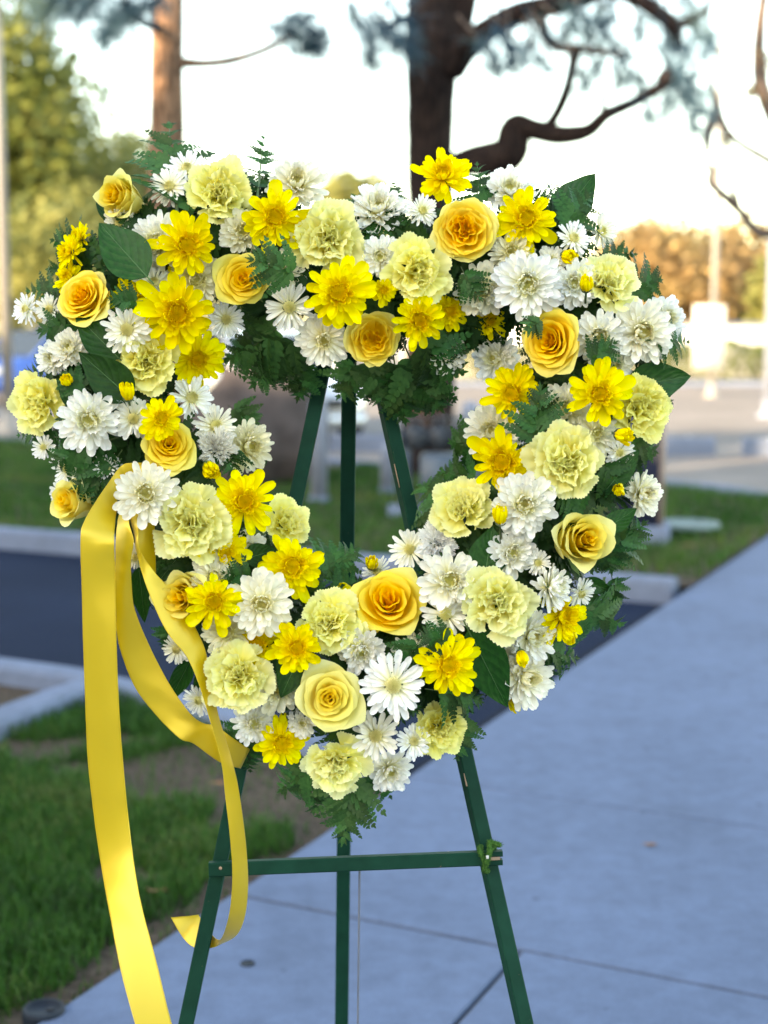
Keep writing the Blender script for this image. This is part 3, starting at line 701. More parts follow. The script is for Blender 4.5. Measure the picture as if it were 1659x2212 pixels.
M['rose_lemon'] = petal_mat('rose_petal_lemon', [(0, (.98, .64, .016)), (.25, (.98, .74, .06)), (.5, (.97, .84, .17)), (.8, (.95, .91, .36)), (1, (.90, .91, .48))], .32, .03, .004, .5)
M['carnation'] = petal_mat('carnation_petal', [(0, (.99, .82, .08)), (.4, (.99, .90, .19)), (.8, (.99, .95, .36)), (1, (.99, .98, .50))], .38, .05, .005, .65)
M['white_frill'] = petal_mat('white_frill_petal', [(0, (.94, .92, .8)), (.5, (.97, .96, .94)), (1, (.98, .98, .98))], .3)
def green_mat(name, stops, thin=.2, rough=.4, spec=.4):
    k = NT(name); f = k.noise(9, 3); col = k.hue(k.ramp(f, stops), .02, .38)
    k.color(col).set(rough, spec).thin(col, thin); return k.m
M['fern'] = green_mat('fern_leaflet', [(.3, (.014, .060, .012)), (.7, (.034, .118, .025))], .28, .5, .25)
M['fern_filler'] = green_mat('fern_filler', [(.3, (.012, .050, .011)), (.7, (.025, .094, .020))], .2, .5, .2)
M['fern_light'] = green_mat('fern_leaflet_light', [(.3, (.032, .100, .026)), (.7, (.058, .155, .040))], .3, .5, .25)
M['stalk'] = green_mat('stalk_green', [(.3, (.05, .09, .03)), (.7, (.09, .14, .045))], .0, .5)
k = NT('salal_leaf'); lu = k.attr('lu'); lv = k.attr('lv')
vein = k.math('ABSOLUTE', k.math('SINE', k.math('MULTIPLY', k.math('SUBTRACT', k.math('MULTIPLY', lv, 6.0), k.math('MULTIPLY', k.math('ABSOLUTE', lu), 2.4)), math.pi)))
vl = k.ramp(vein, [(.0, (1, 1, 1)), (.07, (0, 0, 0))])
col = k.hue(k.ramp(k.noise(14, 4), [(.3, (.006, .044, .005)), (.7, (.014, .080, .010))]), .012, .25)
col = k.mix(k.math('MULTIPLY', vl, .22), col, (.04, .12, .035)); k.color(col).set(.5, .22).thin(col, .15).bump(vein, .25, .003); M['salal'] = k.m
M['midrib'] = plain('leaf_midrib', (.06, .15, .05), .5, .3)
M['foam'] = plain('foam_wrap', (.012, .035, .016), .7, .2, 0, .3, 20)

# ================================================================== petal meshes (shared)
def strap(width, lift, cup, pts=((0, .35), (.2, .62), (.45, .88), (.68, 1), (.84, .92), (.94, .66), (1.0, .2)), tip=0.0, twist=0.0, mat=None, toff=0.0, tscale=1.0):
    V, F, T = [], [], []
    for i, (x, w_) in enumerate(pts):
        hw = width * w_ / 2; z0 = lift * x * x
        for j, u in enumerate((-1, -.45, 0, .45, 1)):
            y = u * hw; z = z0 + cup * width * (u * u) * (.4 + .6 * x) - cup * width * .3
            z += tip * max(0, x - .8) * 2; a = twist * x
            V.append((x, y * math.cos(a) - z * math.sin(a) * .0 + .0, z + y * math.sin(a))); T.append(min(1, max(0, toff + tscale * x)))
    for i in range(len(pts) - 1):
        for j in range(4): F.append((i * 5 + j, i * 5 + j + 1, (i + 1) * 5 + j + 1, (i + 1) * 5 + j))
    return mesh('petal', V, F, mat, T)
BLUNT = ((0, .35), (.2, .60), (.45, .84), (.68, 1), (.85, .98), (.95, .72), (1.0, .25))
POINT = ((0, .4), (.2, .72), (.42, 1.0), (.6, .98), (.78, .78), (.92, .42), (1.0, .06))
PET = {}
PET['W'] = [strap(.25, .10, .32, BLUNT, .02, ru(-.3, .3), M['white_mum'], .04) for i in range(5)]
PET['Wi'] = [strap(.30, .45, .40, BLUNT, .1, ru(-.2, .2), M['white_mum'], .08, .42) for i in range(3)]
PET['C'] = [strap(.235, .12, .32, BLUNT, .02, ru(-.3, .3), M['cream_mum'], .1) for i in range(4)]
PET['Ci'] = [strap(.30, .45, .40, BLUNT, .1, ru(-.2, .2), M['cream_mum'], .08, .45) for i in range(3)]
PET['D'] = [strap(.20, ru(-.05, .12), .38, BLUNT, .02, ru(-.3, .3), M['white_mum'], .18) for i in range(5)]
PET['Y'] = [strap(.29, ru(-.1, .14), .32, random.choice((POINT, BLUNT, BLUNT)), ru(-.04, .06), ru(-.45, .45), M['yellow_mum'], .25, .8) for i in range(6)]
PET['Yi'] = [strap(.34, .35, .4, BLUNT, .1, ru(-.2, .2), M['yellow_mum'], .0, .7) for i in range(3)]
PET['B'] = [strap(.36, .55, .5, BLUNT, .1, 0, M['yellow_mum'], .1, .7) for i in range(2)]

def pm(az, r0, z0, elev, roll, s, sy=1.0):
    return Matrix.Rotation(az, 4, 'Z') @ Matrix.Translation((r0, 0, z0)) @ Matrix.Rotation(-elev, 4, 'Y') @ Matrix.Rotation(roll, 4, 'X') @ Matrix.Diagonal((s, s * sy, s, 1))

def centre_mesh(kind):
    """the tight button of tiny florets in the middle of a mum"""
    V, F, T = [], [], []
    n, rr, ln, hh = {'W': (70, .105, .075, .075), 'D': (70, .125, .085, .07), 'Y': (70, .105, .085, .07)}[kind]
    for i in range(n):
        s = (i + .5) / n; r_ = rr * math.sqrt(s); a = i * 2.39996
        c = Vector((math.cos(a) * r_, math.sin(a) * r_, hh * (1 - s * .9)))
        out = Vector((math.cos(a), math.sin(a), 0)); tan = Vector((-math.sin(a), math.cos(a), 0))
        l = ln * (.35 + .75 * s) * ru(.85, 1.15); w_ = .017 * (.7 + .5 * s)
        up = Vector((0, 0, 1)); p1 = c + out * l * .35 * s + up * l * .75; p2 = p1 - out * l * .30 + up * l * .22
        k_ = len(V)
        for p, ww, tt in ((c, .7, .1), (p1, 1.0, .55), (p2, .35, .9)):
            V += [p - tan * w_ * ww, p + out * w_ * .9 * ww, p + tan * w_ * ww]; T += [.15 + .85 * tt * s ** .6] * 3
        for b in (0, 3): F += [(k_ + b, k_ + b + 1, k_ + b + 4, k_ + b + 3), (k_ + b + 1, k_ + b + 2, k_ + b + 5, k_ + b + 4)]
    # base dome
    k_ = len(V); m = 14
    for j, (q, z) in enumerate(((1.15, -.03), (.9, hh * .35), (.45, hh * .7))):
        for i in range(m): V.append(Vector((math.cos(i / m * 6.283) * rr * q, math.sin(i / m * 6.283) * rr * q, z))); T.append(.45)
    for j in range(2):
        for i in range(m): F.append((k_ + j * m + i, k_ + j * m + (i + 1) % m, k_ + (j + 1) * m + (i + 1) % m, k_ + (j + 1) * m + i))
    F.append(tuple(k_ + 2 * m + i for i in range(m)))
    return mesh('flower_centre', V, F, M['centre_gold'] if kind == 'Y' else M['centre_green'], T)
CEN = {k_: [centre_mesh(k_) for i in range(3)] for k_ in 'WDY'}
STEM = mesh('stem', *tube([(0, 0, -.02), (.01, 0, -.3), (-.01, .01, -.8)], [.045, .032, .03], 7), M['stalk'])
CALYX = mesh('calyx', *lathe([(.03, -.13), (.10, -.09), (.15, -.04), (.16, -.01)], (0, 0, 0), 12), M['stalk'])

# ---- roses
def rose_petals(N, kind, seed):
    random.seed(seed); out = []
    for i in range(N):
        s = i / (N - 1); rnd_a = ru(-.25, .25)
        jj = ru(.89, 1.09)
        if kind == 'open':   rr, zr, rb, zb, span, roll = (.012 + .40 * s ** 1.1) * jj, .20 - .19 * s ** 1.3 + ru(-.01, .01), .008 + .10 * s, -.17, R(135 - 75 * s), .02 + .085 * s
        elif kind == 'garden': rr, zr, rb, zb, span, roll = (.010 + .44 * s ** .85) * jj, .15 - .16 * s ** 3 + ru(-.02, .02), .008 + .13 * s, -.13, R(52 + 4 * s), .012 + .05 * s
        elif kind == 'bud':  rr, zr, rb, zb, span, roll = (.012 + .315 * s ** 1.05) * jj, .40 - .16 * s ** 2, .010 + .12 * s, -.40, R(125 - 62 * s), .02 + .10 * s
        else:                rr, zr, rb, zb, span, roll = (.015 + .415 * s ** .95) * jj, .24 - .22 * s ** 1.4 + ru(-.015, .015), .010 + .11 * s, -.19, R(105 - 44 * s), .02 + .085 * s
        offa = ru(0, 6.28); offl = (.13 * (1 - s) if kind == 'garden' else .012) * rnd(); offx, offy = math.cos(offa) * offl, math.sin(offa) * offl
        az = i * 2.39996 + rnd_a; nu, nv = 14, 10; ph = ru(0, 6.28); ru1 = ru(.5, 1.0)
        wav = {'open': .017, 'garden': .028, 'bud': .018, 'big': .020}[kind]
        V, F, T = [], [], []
        for a in range(nu + 1):
            u = a / nu * 2 - 1
            vm = 1 - (.16 + .10 * s) * abs(u) ** 2.2 - .10 * s * min(1, abs(u) * 3) * .6 - .03 * math.sin(ph + u * 4) * ru1
            for b in range(nv + 1):
                v = min(1.0, b / nv * vm)
                r_ = rb + (rr - rb) * (1 - (1 - v) ** (1.15 if kind != 'bud' else 1.7)); z = zb + (zr - zb) * (v ** (.85 if kind != 'bud' else 1.0))
                if kind != 'bud': r_ = rb + (rr - rb) * math.sin(min(1, v * 1.02) * 1.5708) ** (.9 + .3 * s)
                e_ = max(0, (v - .78) / .22)
                r_ += roll * e_ ** 1.8; z -= roll * .55 * e_ ** 2.2
                r_ += wav * math.sin(u * 5 + ph) * v * v + .006 * math.sin(u * 13 + ph * 2) * e_
                z += wav * .7 * math.sin(u * 7 + ph * 1.3) * v
                if kind == 'garden' and s < .75: r_ += .05 * (abs(u) - .5) * v
                th = az + u * span * (1 - .12 * v * s)
                if kind == 'garden' and s < .8: pass
                V.append((math.cos(th) * r_ + offx, math.sin(th) * r_ + offy, z)); T.append(min(1, max(0, .02 + .55 * s ** 1.1 + .42 * max(0, v - .45) * (.35 + s))))
        for a in range(nu):
            for b in range(nv): q = a * (nv + 1) + b; F.append((q, q + nv + 1, q + nv + 2, q + 1))
        out.append((V, F, T))
    return out
ROSE = {}
for key, N, kind, mat, seed in (('open', 28, 'open', 'rose', 3), ('open2', 26, 'open', 'rose_lemon', 8), ('garden', 46, 'garden', 'rose', 5), ('garden2', 42, 'garden', 'rose', 15), ('bud', 18, 'bud', 'rose_lemon', 6), ('bud2', 16, 'bud', 'rose_lemon', 21), ('big', 20, 'big', 'rose', 9), ('big2', 30, 'big', 'rose', 12)):
    ROSE[key] = [mesh('petal', v, f, M[mat], t_) for v, f, t_ in rose_petals(N, kind, seed)]
random.seed(77)
SEPAL = mesh('sepal', [(0, 0, 0), (.1, .05, -.03), (.1, -.05, -.03), (.28, .045, -.03), (.28, -.045, -.03), (.42, 0, .02)], [(0, 2, 1), (1, 2, 4, 3), (3, 4, 5)], M['stalk'])
HIP = mesh('rose_hip', *lathe([(.03, -.48), (.08, -.44), (.12, -.36), (.13, -.24)], (0, 0, 0), 12), M['stalk'])
STEMR = mesh('stem', *tube([(0, 0, -.44), (.01, 0, -.7), (0, 0, -1.1)], [.035, .03, .03], 7), M['stalk'])

# ---- carnation petals: fans with a frilled, toothed rim
def frill(width, ruf, freq, tooth, mat, seed, teeth=11, fold=0.0):
    random.seed(seed); ph = ru(0, 6.28); ph2 = ru(0, 6.28); V, F, T = [], [], []; nu, nv = 24, 6
    for a in range(nu + 1):
        u = a / nu * 2 - 1
        ln = 1 - .14 * u * u + tooth * (1 if a % 2 else -1) * ru(.4, 1.2) + .06 * math.sin(u * 4 + ph2)
        for b in range(nv + 1):
            v = b / nv; rr = v * (ln if b == nv else 1 - .14 * u * u); th = u * width * (.35 + .65 * v)
            z = ruf * v * v * (math.sin(u * freq + ph) + .5 * math.sin(u * freq * 2.3 + ph2)) + fold * abs(u) * v + .12 * v * v
            V.append((rr * math.cos(th), rr * math.sin(th), z)); T.append(v)
    for a in range(nu):
        for b in range(nv): q = a * (nv + 1) + b; F.append((q, q + nv + 1, q + nv + 2, q + 1))
    return mesh('petal', V, F, mat, T)
PET['K'] = [frill(ru(.52, .66), ru(.04, .065), ru(4, 7), .022, M['carnation'], 30 + i) for i in range(6)]
PET['Ki'] = [frill(ru(.55, .75), ru(.10, .17), ru(4, 7), .022, M['carnation'], 50 + i, fold=ru(0, .35)) for i in range(6)]
PET['F'] = [frill(ru(.25, .35), ru(.10, .16), ru(6, 9), .06, M['white_frill'], 70 + i) for i in range(5)]
CUP = mesh('calyx', *lathe([(.05, -.50), (.075, -.45), (.08, -.2), (.10, -.06)], (0, 0, 0), 10), M['stalk'])
STEMK = mesh('stem', *tube([(0, 0, -.46), (.01, 0, -.8), (0, 0, -1.1)], [.04, .03, .03], 7), M['stalk'])
random.seed(5)

# ================================================================== heart: layout helpers
HEART = [(850, 625), (790, 610), (700, 595), (590, 545), (470, 525), (350, 560), (265, 640), (225, 760), (250, 900), (310, 1040), (400, 1180), (500, 1310), (610, 1420), (740, 1480), (860, 1470), (980, 1380), (1080, 1270), (1160, 1150), (1230, 1020), (1280, 890), (1285, 760), (1240, 640), (1150, 570), (1040, 545), (940, 575), (850, 625)]
def near_heart(px, py):
    best = None
    for (ax, ay), (bx, by) in zip(HEART, HEART[1:]):
        dx, dy = bx - ax, by - ay; t = max(0, min(1, ((px - ax) * dx + (py - ay) * dy) / (dx * dx + dy * dy)))
        x, y = ax + dx * t, ay + dy * t; d = math.hypot(px - x, py - y)
        if best is None or d < best[0]: best = (d, x, y)
    return best
def plane_Y(py): return 1.945 + .21 * (950 - py) / 1657.0
PXM = FPX / 1.88
def spot(px, py, dz=0.0):
    d, x, y = near_heart(px, py)
    bulge = .095 * max(-.25, 1 - (d / 225.0) ** 2)
    return P(px, py, plane_Y(py) - bulge + dz), ((px - x) / 225.0, -(py - y) / 225.0)
def orient(px, py, fx, fy, off):
    if fx is None: fx = .62 * off[0]
    if fy is None: fy = .62 * off[1] + .12
    m = math.hypot(fx, fy)
    if m > .93: fx, fy = fx / m * .93, fy / m * .93
    fz = math.sqrt(max(.05, 1 - fx * fx - fy * fy))
    r = ray(px, py).normalized()
    fwd = -r; right = Vector((1, 0, 0)); right = (right - fwd * right.dot(fwd)).normalized(); up = fwd.cross(right)
    if up.z < 0: up = -up
    return (right * fx + up * fy + fwd * fz).normalized()
SIZE = {'white_chrysanthemum': 1.07, 'cream_chrysanthemum': 1.1, 'white_daisy_chrysanthemum': 1.07, 'yellow_chrysanthemum': 1.06, 'chrysanthemum_bud': 1.08, 'yellow_rose': 1.07, 'yellow_carnation': 1.05}
def stand(name, label, cat, group, px, py, d_px, fx, fy, dz):
    loc, off = spot(px, py, dz); ax = orient(px, py, fx, fy, off)
    o = thing(name, label, cat, loc, group)
    q = ax.to_track_quat('Z', 'Y') @ Matrix.Rotation(ru(0, 6.283), 3, 'Z').to_quaternion()
    o.rotation_mode = 'QUATERNION'; o.rotation_quaternion = q
    s = d_px * SIZE.get(name, 1.06) / PXM; o.scale = (s, s, s)
    v = ru(.93, 1.0); c = ru(-1, 1)                      # every bloom has its own shade
    o.color = (v, v * (1 + .018 * c - .008), v * (1 + .07 * c - .03) if 'white' in name or 'cream' in name else v * (1 + .2 * c), 1)
    return o
def tint(o):
    for ch in o.children: ch.color = o.color

def mum(px, py, d, fx, fy, dz, label, kind='W'):
    nm = {'W': 'white_chrysanthemum', 'C': 'cream_chrysanthemum', 'D': 'white_daisy_chrysanthemum', 'Y': 'yellow_chrysanthemum'}[kind]
    grp = 'yellow chrysanthemums in the heart wreath' if kind == 'Y' else 'white chrysanthemums in the heart wreath'
    o = stand(nm, label, 'flower', grp, px, py, d, fx, fy, dz)
    if kind in 'WC':
        n0 = int(ru(23, 27)); rings = [(n0, .52, 0, .04, -.045), (n0 - 1, .50, 11, .05, -.025), (n0 - 3, .45, 24, .055, -.005), (n0 - 6, .37, 38, .055, .02)]
        inner = [(17, .27, 46, .06, .03), (14, .19, 56, .06, .045)]
    elif kind == 'D':
        n0 = int(ru(20, 25)); rings = [(n0, .51, 4, .08, -.03), (n0 - 2, .47, 17, .09, -.01), (n0 - 6, .38, 32, .09, .01)]; inner = []
    else:
        rings = [(15, .55, 0, .05, -.035), (16, .49, 12, .06, -.015), (15, .39, 26, .06, .005)]; inner = [(16, .27, 38, .06, .03), (14, .18, 48, .06, .05)]
    opn = ru(-7, 15); wide = ru(.9, 1.12); vary = ru(.02, .10)
    for j, (n, ln, el, r0, z0) in enumerate(rings):
        a0 = ru(0, 6.28); el += opn * (.4 + .3 * j); n = int(n + ru(-2, 2))
        for i in range(n):
            if rnd() < vary: continue
            sc = ln * ru(.82, 1.1) - r0 * .3
            if kind == 'Y': sc *= ru(.78, 1.12)
            link('petal', random.choice(PET[kind]), o, pm(a0 + (i + ru(-.28, .28)) / n * 6.2832, r0, z0 + ru(-.008, .008), R(el + ru(-11, 11) - (28 if j == 0 and rnd() < .08 else 0)), ru(-.4, .4), sc * (ru(.6, .85) if rnd() < .07 else 1), wide * ru(.85, 1.15) * (1.15 if j == 0 else 1)))
    key = {'W': 'Wi', 'C': 'Ci', 'Y': 'Yi', 'D': 'Wi'}[kind]
    for (n, ln, el, r0, z0) in inner:
        a0 = ru(0, 6.28)
        for i in range(n): link('petal', random.choice(PET[key]), o, pm(a0 + (i + ru(-.3, .3)) / n * 6.2832, r0, z0, R(el + ru(-9, 9)), ru(-.3, .3), ln * ru(.85, 1.12)))
    c = link('flower_centre', random.choice(CEN['W' if kind in 'WC' else kind]), o, Matrix.Translation((0, 0, {'Y': .085, 'D': .03}.get(kind, .075))) @ Matrix.Rotation(ru(0, 6.28), 4, 'Z') @ Matrix.Diagonal((.9, .9, ru(.8, 1.1), 1)))
    link('calyx', CALYX, o); link('stem', STEM, o); tint(o)
    return o
def bud(px, py, d, fx, fy, dz, label):
    o = stand('chrysanthemum_bud', label, 'flower bud', 'yellow chrysanthemum buds', px, py, d, fx, fy, dz)
    for j, (n, ln, el) in enumerate(((11, .62, 48), (10, .55, 62), (7, .42, 76))):
        a0 = ru(0, 6.28)
        for i in range(n): link('petal', random.choice(PET['B']), o, pm(a0 + (i + ru(-.2, .2)) / n * 6.2832, .14 - j * .03, -.22, R(el + ru(-5, 5)), ru(-.2, .2), ln * ru(.9, 1.1) * 1.15, .8))
    link('calyx', CALYX, o, Matrix.Translation((0, 0, -.2)) @ Matrix.Diagonal((1.7, 1.7, 1.6, 1))); link('stem', STEM, o, Matrix.Translation((0, 0, -.2)) @ Matrix.Diagonal((1.8, 1.8, 1.6, 1)))
def rose(px, py, d, fx, fy, dz, label, kind='open'):
    o = stand('yellow_rose', label, 'rose', 'yellow roses in the heart wreath', px, py, d * (1.22 if 'bud' in kind else 1), fx, fy, dz)
    for me in ROSE[kind]: link('petal', me, o, Matrix.Rotation(ru(-.04, .04), 4, 'X') @ Matrix.Rotation(ru(-.04, .04), 4, 'Y'))
    for i in range(5): link('sepal', SEPAL, o, pm(i * 1.2566, .08, -.36, R(ru(-40, 30)), 0, ru(.8, 1.1)))
    link('rose_hip', HIP, o); link('stem', STEMR, o); tint(o)
def carnation(px, py, d, fx, fy, dz, label, kind='K'):
    white = kind == 'F'
    o = stand('frilled_white_flower' if white else 'yellow_carnation', label, 'flower' if white else 'carnation', 'small frilled white flowers' if white else 'pale yellow carnations in the heart wreath', px, py, d, fx, fy, dz)
    N = 44 if white else 35
    for i in range(N):
        s = i / (N - 1); el = 84 - 76 * s ** .9 + (ru(-16, 26) if s < .3 else 0)
        me = random.choice(PET['F'] if white else (PET['Ki'] if s < .55 else PET['K']))
        sc = (.34 + .20 * s) * ru(.9, 1.08)
        link('petal', me, o, pm(i * 2.39996 + ru(-.3, .3), .02 + .03 * s, -.10 - .08 * (1 - s), R(el + ru(-10, 10)), ru(-.35, .35) + (ru(-.5, .5) if s < .4 else 0), sc))
    link('calyx', CUP, o); link('stem', STEMK, o); tint(o)

# ================================================================== leaves
def salal_mesh(seed):
    random.seed(seed); V, F, A, B = [], [], [], []; nu, nv = 8, 14; bend = ru(-.12, .16); roll = ru(.05, .16); tw = ru(-.25, .25)
    for b in range(nv + 1):
        v = b / nv; w_ = .5 * (math.sin(math.pi * min(1, v ** .72)) ** .85) * (1 - .25 * v) + (.01 if b in (0, nv) else 0)
        for a in range(nu + 1):
            u = a / nu * 2 - 1; y = u * w_; z = roll * abs(u) ** 1.4 * w_ * 2 + bend * v * v + tw * y * v + .012 * math.sin(v * 18 + abs(u) * 5) * abs(u)
            V.append((v, y, z)); A.append(u); B.append(v)
    for b in range(nv):
        for a in range(nu): q = b * (nu + 1) + a; F.append((q, q + 1, q + nu + 2, q + nu + 1))
    me = mesh('blade', V, F, M['salal'], None, True, {'lu': A, 'lv': B})
    rib = mesh('midrib', *tube([(v, 0, bend * v * v + .001) for v in (-.12, 0, .2, .4, .6, .8, .95)], [.016, .014, .011, .009, .007, .005, .002], 6), M['midrib'])
    return me, rib
SAL = [salal_mesh(200 + i) for i in range(6)]
random.seed(9)
def frame(p0, p1, nrm):
    x = (p1 - p0); L = x.length; x.normalize(); z = (nrm - x * nrm.dot(x)).normalized(); y = z.cross(x)
    m = Matrix.Identity(4)
    for i in range(3): m[i][0], m[i][1], m[i][2], m[i][3] = x[i], y[i], z[i], p0[i]
    return m, L
def salal(b, t_, width, label, dz=0.0, tilt=(0, 0), tipdz=None):
    p0, o0 = spot(*b, dz + .012); p1, o1 = spot(*t_, dz if tipdz is None else tipdz)
    n = -ray(*t_).normalized() + Vector((tilt[0], 0, tilt[1]))
    m, L = frame(p0, p1, n)
    o = thing('salal_leaf', label, 'leaf', p0, 'broad green leaves in the heart wreath')
    o.rotation_mode = 'QUATERNION'; o.rotation_quaternion = m.to_quaternion(); o.scale = (L, width / PXM, L * .8)
    bl, rib = random.choice(SAL); link('blade', bl, o); link('midrib', rib, o)

def pinna_mesh(seed, lobes=6):
    """a fern leaflet cut into rounded, finely notched lobes along its vein"""
    random.seed(seed); V, F = [], []; bend = ru(.05, .16)
    def zz(x, y): return .05 * math.sin(x * 3) - bend * x * x + .25 * abs(y)
    n = lobes * 2
    for i in range(n + 1):                                   # vein strip
        x = i / n * .96; w_ = .035 * (1.1 - x)
        V += [(x, w_, zz(x, w_)), (x, -w_, zz(x, w_))]
    for i in range(n): F.append((i * 2, i * 2 + 1, i * 2 + 3, i * 2 + 2))
    for j in range(lobes + 1):
        x0 = .03 + .86 * j / lobes; l = (.30 * (1 - .72 * j / lobes)) * (.75 if j == 0 else 1) * ru(.9, 1.1); wd = .085 * (1.12 - .5 * j / lobes)
        for sd in (-1, 1):
            a_ = R(58 - 14 * j / lobes + ru(-5, 5)); cx, cy = math.cos(a_), math.sin(a_) * sd; k_ = len(V)
            for t_, h in ((0, -.8), (.38, -1.0), (.70, -.92), (.80, -.55), (.93, -.5), (1.0, 0), (.95, .45), (.82, .5), (.74, .9), (.4, .95), (0, .8)):
                x = x0 + cx * l * t_ - cy * sd * wd * h * -1 * .9; y = cy * l * t_ + cx * sd * wd * h * -1 * .9
                V.append((x, y, zz(x, y) + .02 * h * h))
            f = tuple(range(k_, k_ + 11)); F.append(f if sd < 0 else f[::-1])
    k_ = len(V); V += [(.90, .035, zz(.9, 0)), (.90, -.035, zz(.9, 0)), (1.0, -.03, zz(1, 0)), (1.06, 0, zz(1.05, 0)), (1.0, .03, zz(1, 0))]; F.append((k_, k_ + 1, k_ + 2, k_ + 3, k_ + 4))
    return V, F
PINV = [pinna_mesh(300 + i) for i in range(4)]
PIN = {mt: [mesh('leaflet', v, f, M[mt]) for v, f in PINV] for mt in ('fern', 'fern_light')}
def frond_layout(n, wid, curve, droop, sparse=1.0):
    """leaflet matrices of a frond lying along X with length 1"""
    out = []
    for i in range(n):
        x = .14 + .80 * (i / (n - 1)) ** .9; y = curve * math.sin(x * 2.2) * .5; z = -droop * x * x
        l = wid * (1.05 - x) ** .85 * (.75 + .25 * min(1, x / .25)) * 2.1
        for sd in (-1, 1):
            ang = R(62 - 26 * x + ru(-7, 7)) * sd
            out.append(Matrix.Translation((x + ru(-.01, .01), y, z)) @ Matrix.Rotation(ang, 4, 'Z') @ Matrix.Rotation(ru(-.5, .5), 4, 'X') @ Matrix.Rotation(ru(-.15, .35), 4, 'Y') @ Matrix.Diagonal((l, l * sparse, l, 1)))
    out.append(Matrix.Translation((.92, curve * math.sin(2.0) * .5, -droop * .86)) @ Matrix.Diagonal((wid * .42, wid * .42, wid * .42, 1)))
    pts = [(x, curve * math.sin(x * 2.2) * .5, -droop * x * x) for x in (-.15, 0, .2, .4, .6, .8, .97)]
    return out, pts
def fern(b, t_, width, label, dz=0.0, tipdz=0.0, n=9, mat='fern', sparse=1.0, tilt=(0, 0)):
    p0, _ = spot(*b, dz + .015); p1, _ = spot(*t_, tipdz)
    m, L = frame(p0, p1, -ray(*t_).normalized() + Vector((ru(-.15, .15) + tilt[0], 0, ru(-.1, .2) + tilt[1])))
    o = thing('fern_frond', label, 'fern', p0, 'fern fronds in the heart wreath')
    o.rotation_mode = 'QUATERNION'; o.rotation_quaternion = m.to_quaternion(); o.scale = (L, L, L)
    lay, pts = frond_layout(max(6, n - 1), min(.46, .56 * width / (L * PXM)), *((ru(-.04, .04), .03) if 'tall' in label or 'thin' in label or 'longest' in label else (ru(-.22, .22), ru(.0, .24))), sparse)
    for mm in lay: link('leaflet', random.choice(PIN[mat]), o, mm)
    link('stalk', mesh('stalk', *tube(pts, [.012, .011, .009, .008, .006, .004, .002], 5), M['stalk']), o)

# ================================================================== easel
EZ_TOP, N0 = None, None
def leg_Y(py): return 2.02 - .24 * (py - 950) / 1657.0
def LP(px, py, dy=0.0): return P(px, py, leg_Y(py) + dy)
def ground_hit(a, b):
    t = (0 - a.z) / (b.z - a.z); return a + (b - a) * t
M_green = NT('easel_paint'); fw = M_green.noise(30, 5); 
geo = M_green.n('NewGeometry'); 
chip = M_green.ramp(M_green.noise(70, 4, rough=.7), [(.70, (0, 0, 0)), (.735, (1, 1, 1))])
M_green.color(M_green.mix(chip, M_green.ramp(fw, [(.3, (.0025, .034, .021)), (.7, (.004, .048, .030))]), (.30, .20, .13))).set(.6, .10).bump(fw, .15, .002)
M['easel'] = M_green.m
M['rawwood'] = plain('raw_wood', (.42, .28, .20), .8, .15, 0, .2, 40)
k = NT('chenille'); f = k.noise(400, 2); k.color(k.ramp(f, [(.3, (.015, .06, .012)), (.7, (.06, .16, .035))])).set(.95, .1); M['chenille'] = k.m
apexL, botL = LP(742, 590), LP(402, 2212)
apexR, botR = LP(770, 590), LP(1133, 2212)
fl, fr = ground_hit(apexL, botL), ground_hit(apexR, botR)
easel = thing('easel', 'dark green wooden easel standing on the sidewalk holding the heart', 'easel', Vector(((fl.x + fr.x) / 2, (fl.y + fr.y) / 2, 0)))
front = Vector((0, -1, .13))
part('leg', beam(fl, apexL, .0195, .0195, front), M['easel'], easel, False)
part('leg', beam(fr, apexR, .0195, .0195, front + Vector((.36, 0, 0))), M['easel'], easel, False)
top = LP(757, 575, .028); rb = P(738, 2212, 2.27); rf = ground_hit(top, rb)
part('leg', beam(rf, top, .0215, .0195, Vector((0, -1, 0))), M['easel'], easel, False)
cl, cr = LP(452, 1877, -.022), LP(1052, 1853, -.022)
cb = part('crossbar', beam(cl, cr, .0185, .015, front), M['easel'], easel, False)
# forked end of the crossbar, raw wood showing in the split
ce = (cr - cl).normalized(); cup = Vector((0, .13, 1)).normalized()
for sgn in (-1, 1):
    part('prong', beam(cr + cup * .00575 * sgn - ce * .001, cr + ce * .0205 + cup * .00575 * sgn, .0070, .0148, front, .001), M['easel'], cb, False)
part('split_wood', beam(cr - ce * .002, cr + ce * .017, .0046, .0125, front, .0004), M['rawwood'], cb, False)
# chipped pale edge running down the slanting leg
edge = []
for i in range(26):
    t_ = .03 + i * .037; p = fr + (apexR - fr) * t_
    if rnd() < .55:
        s = Vector((-.0062, -.0126, 0)) + Vector((ru(-.0006, .0006), 0, 0)); l = ru(.008, .035); dd = (apexR - fr).normalized()
        edge.append(tube([p + s, p + s + dd * l], [ru(.0006, .0014), .0005], 5))
tag(part('worn_edge', join(*edge), M['rawwood'], easel), kind='stuff')
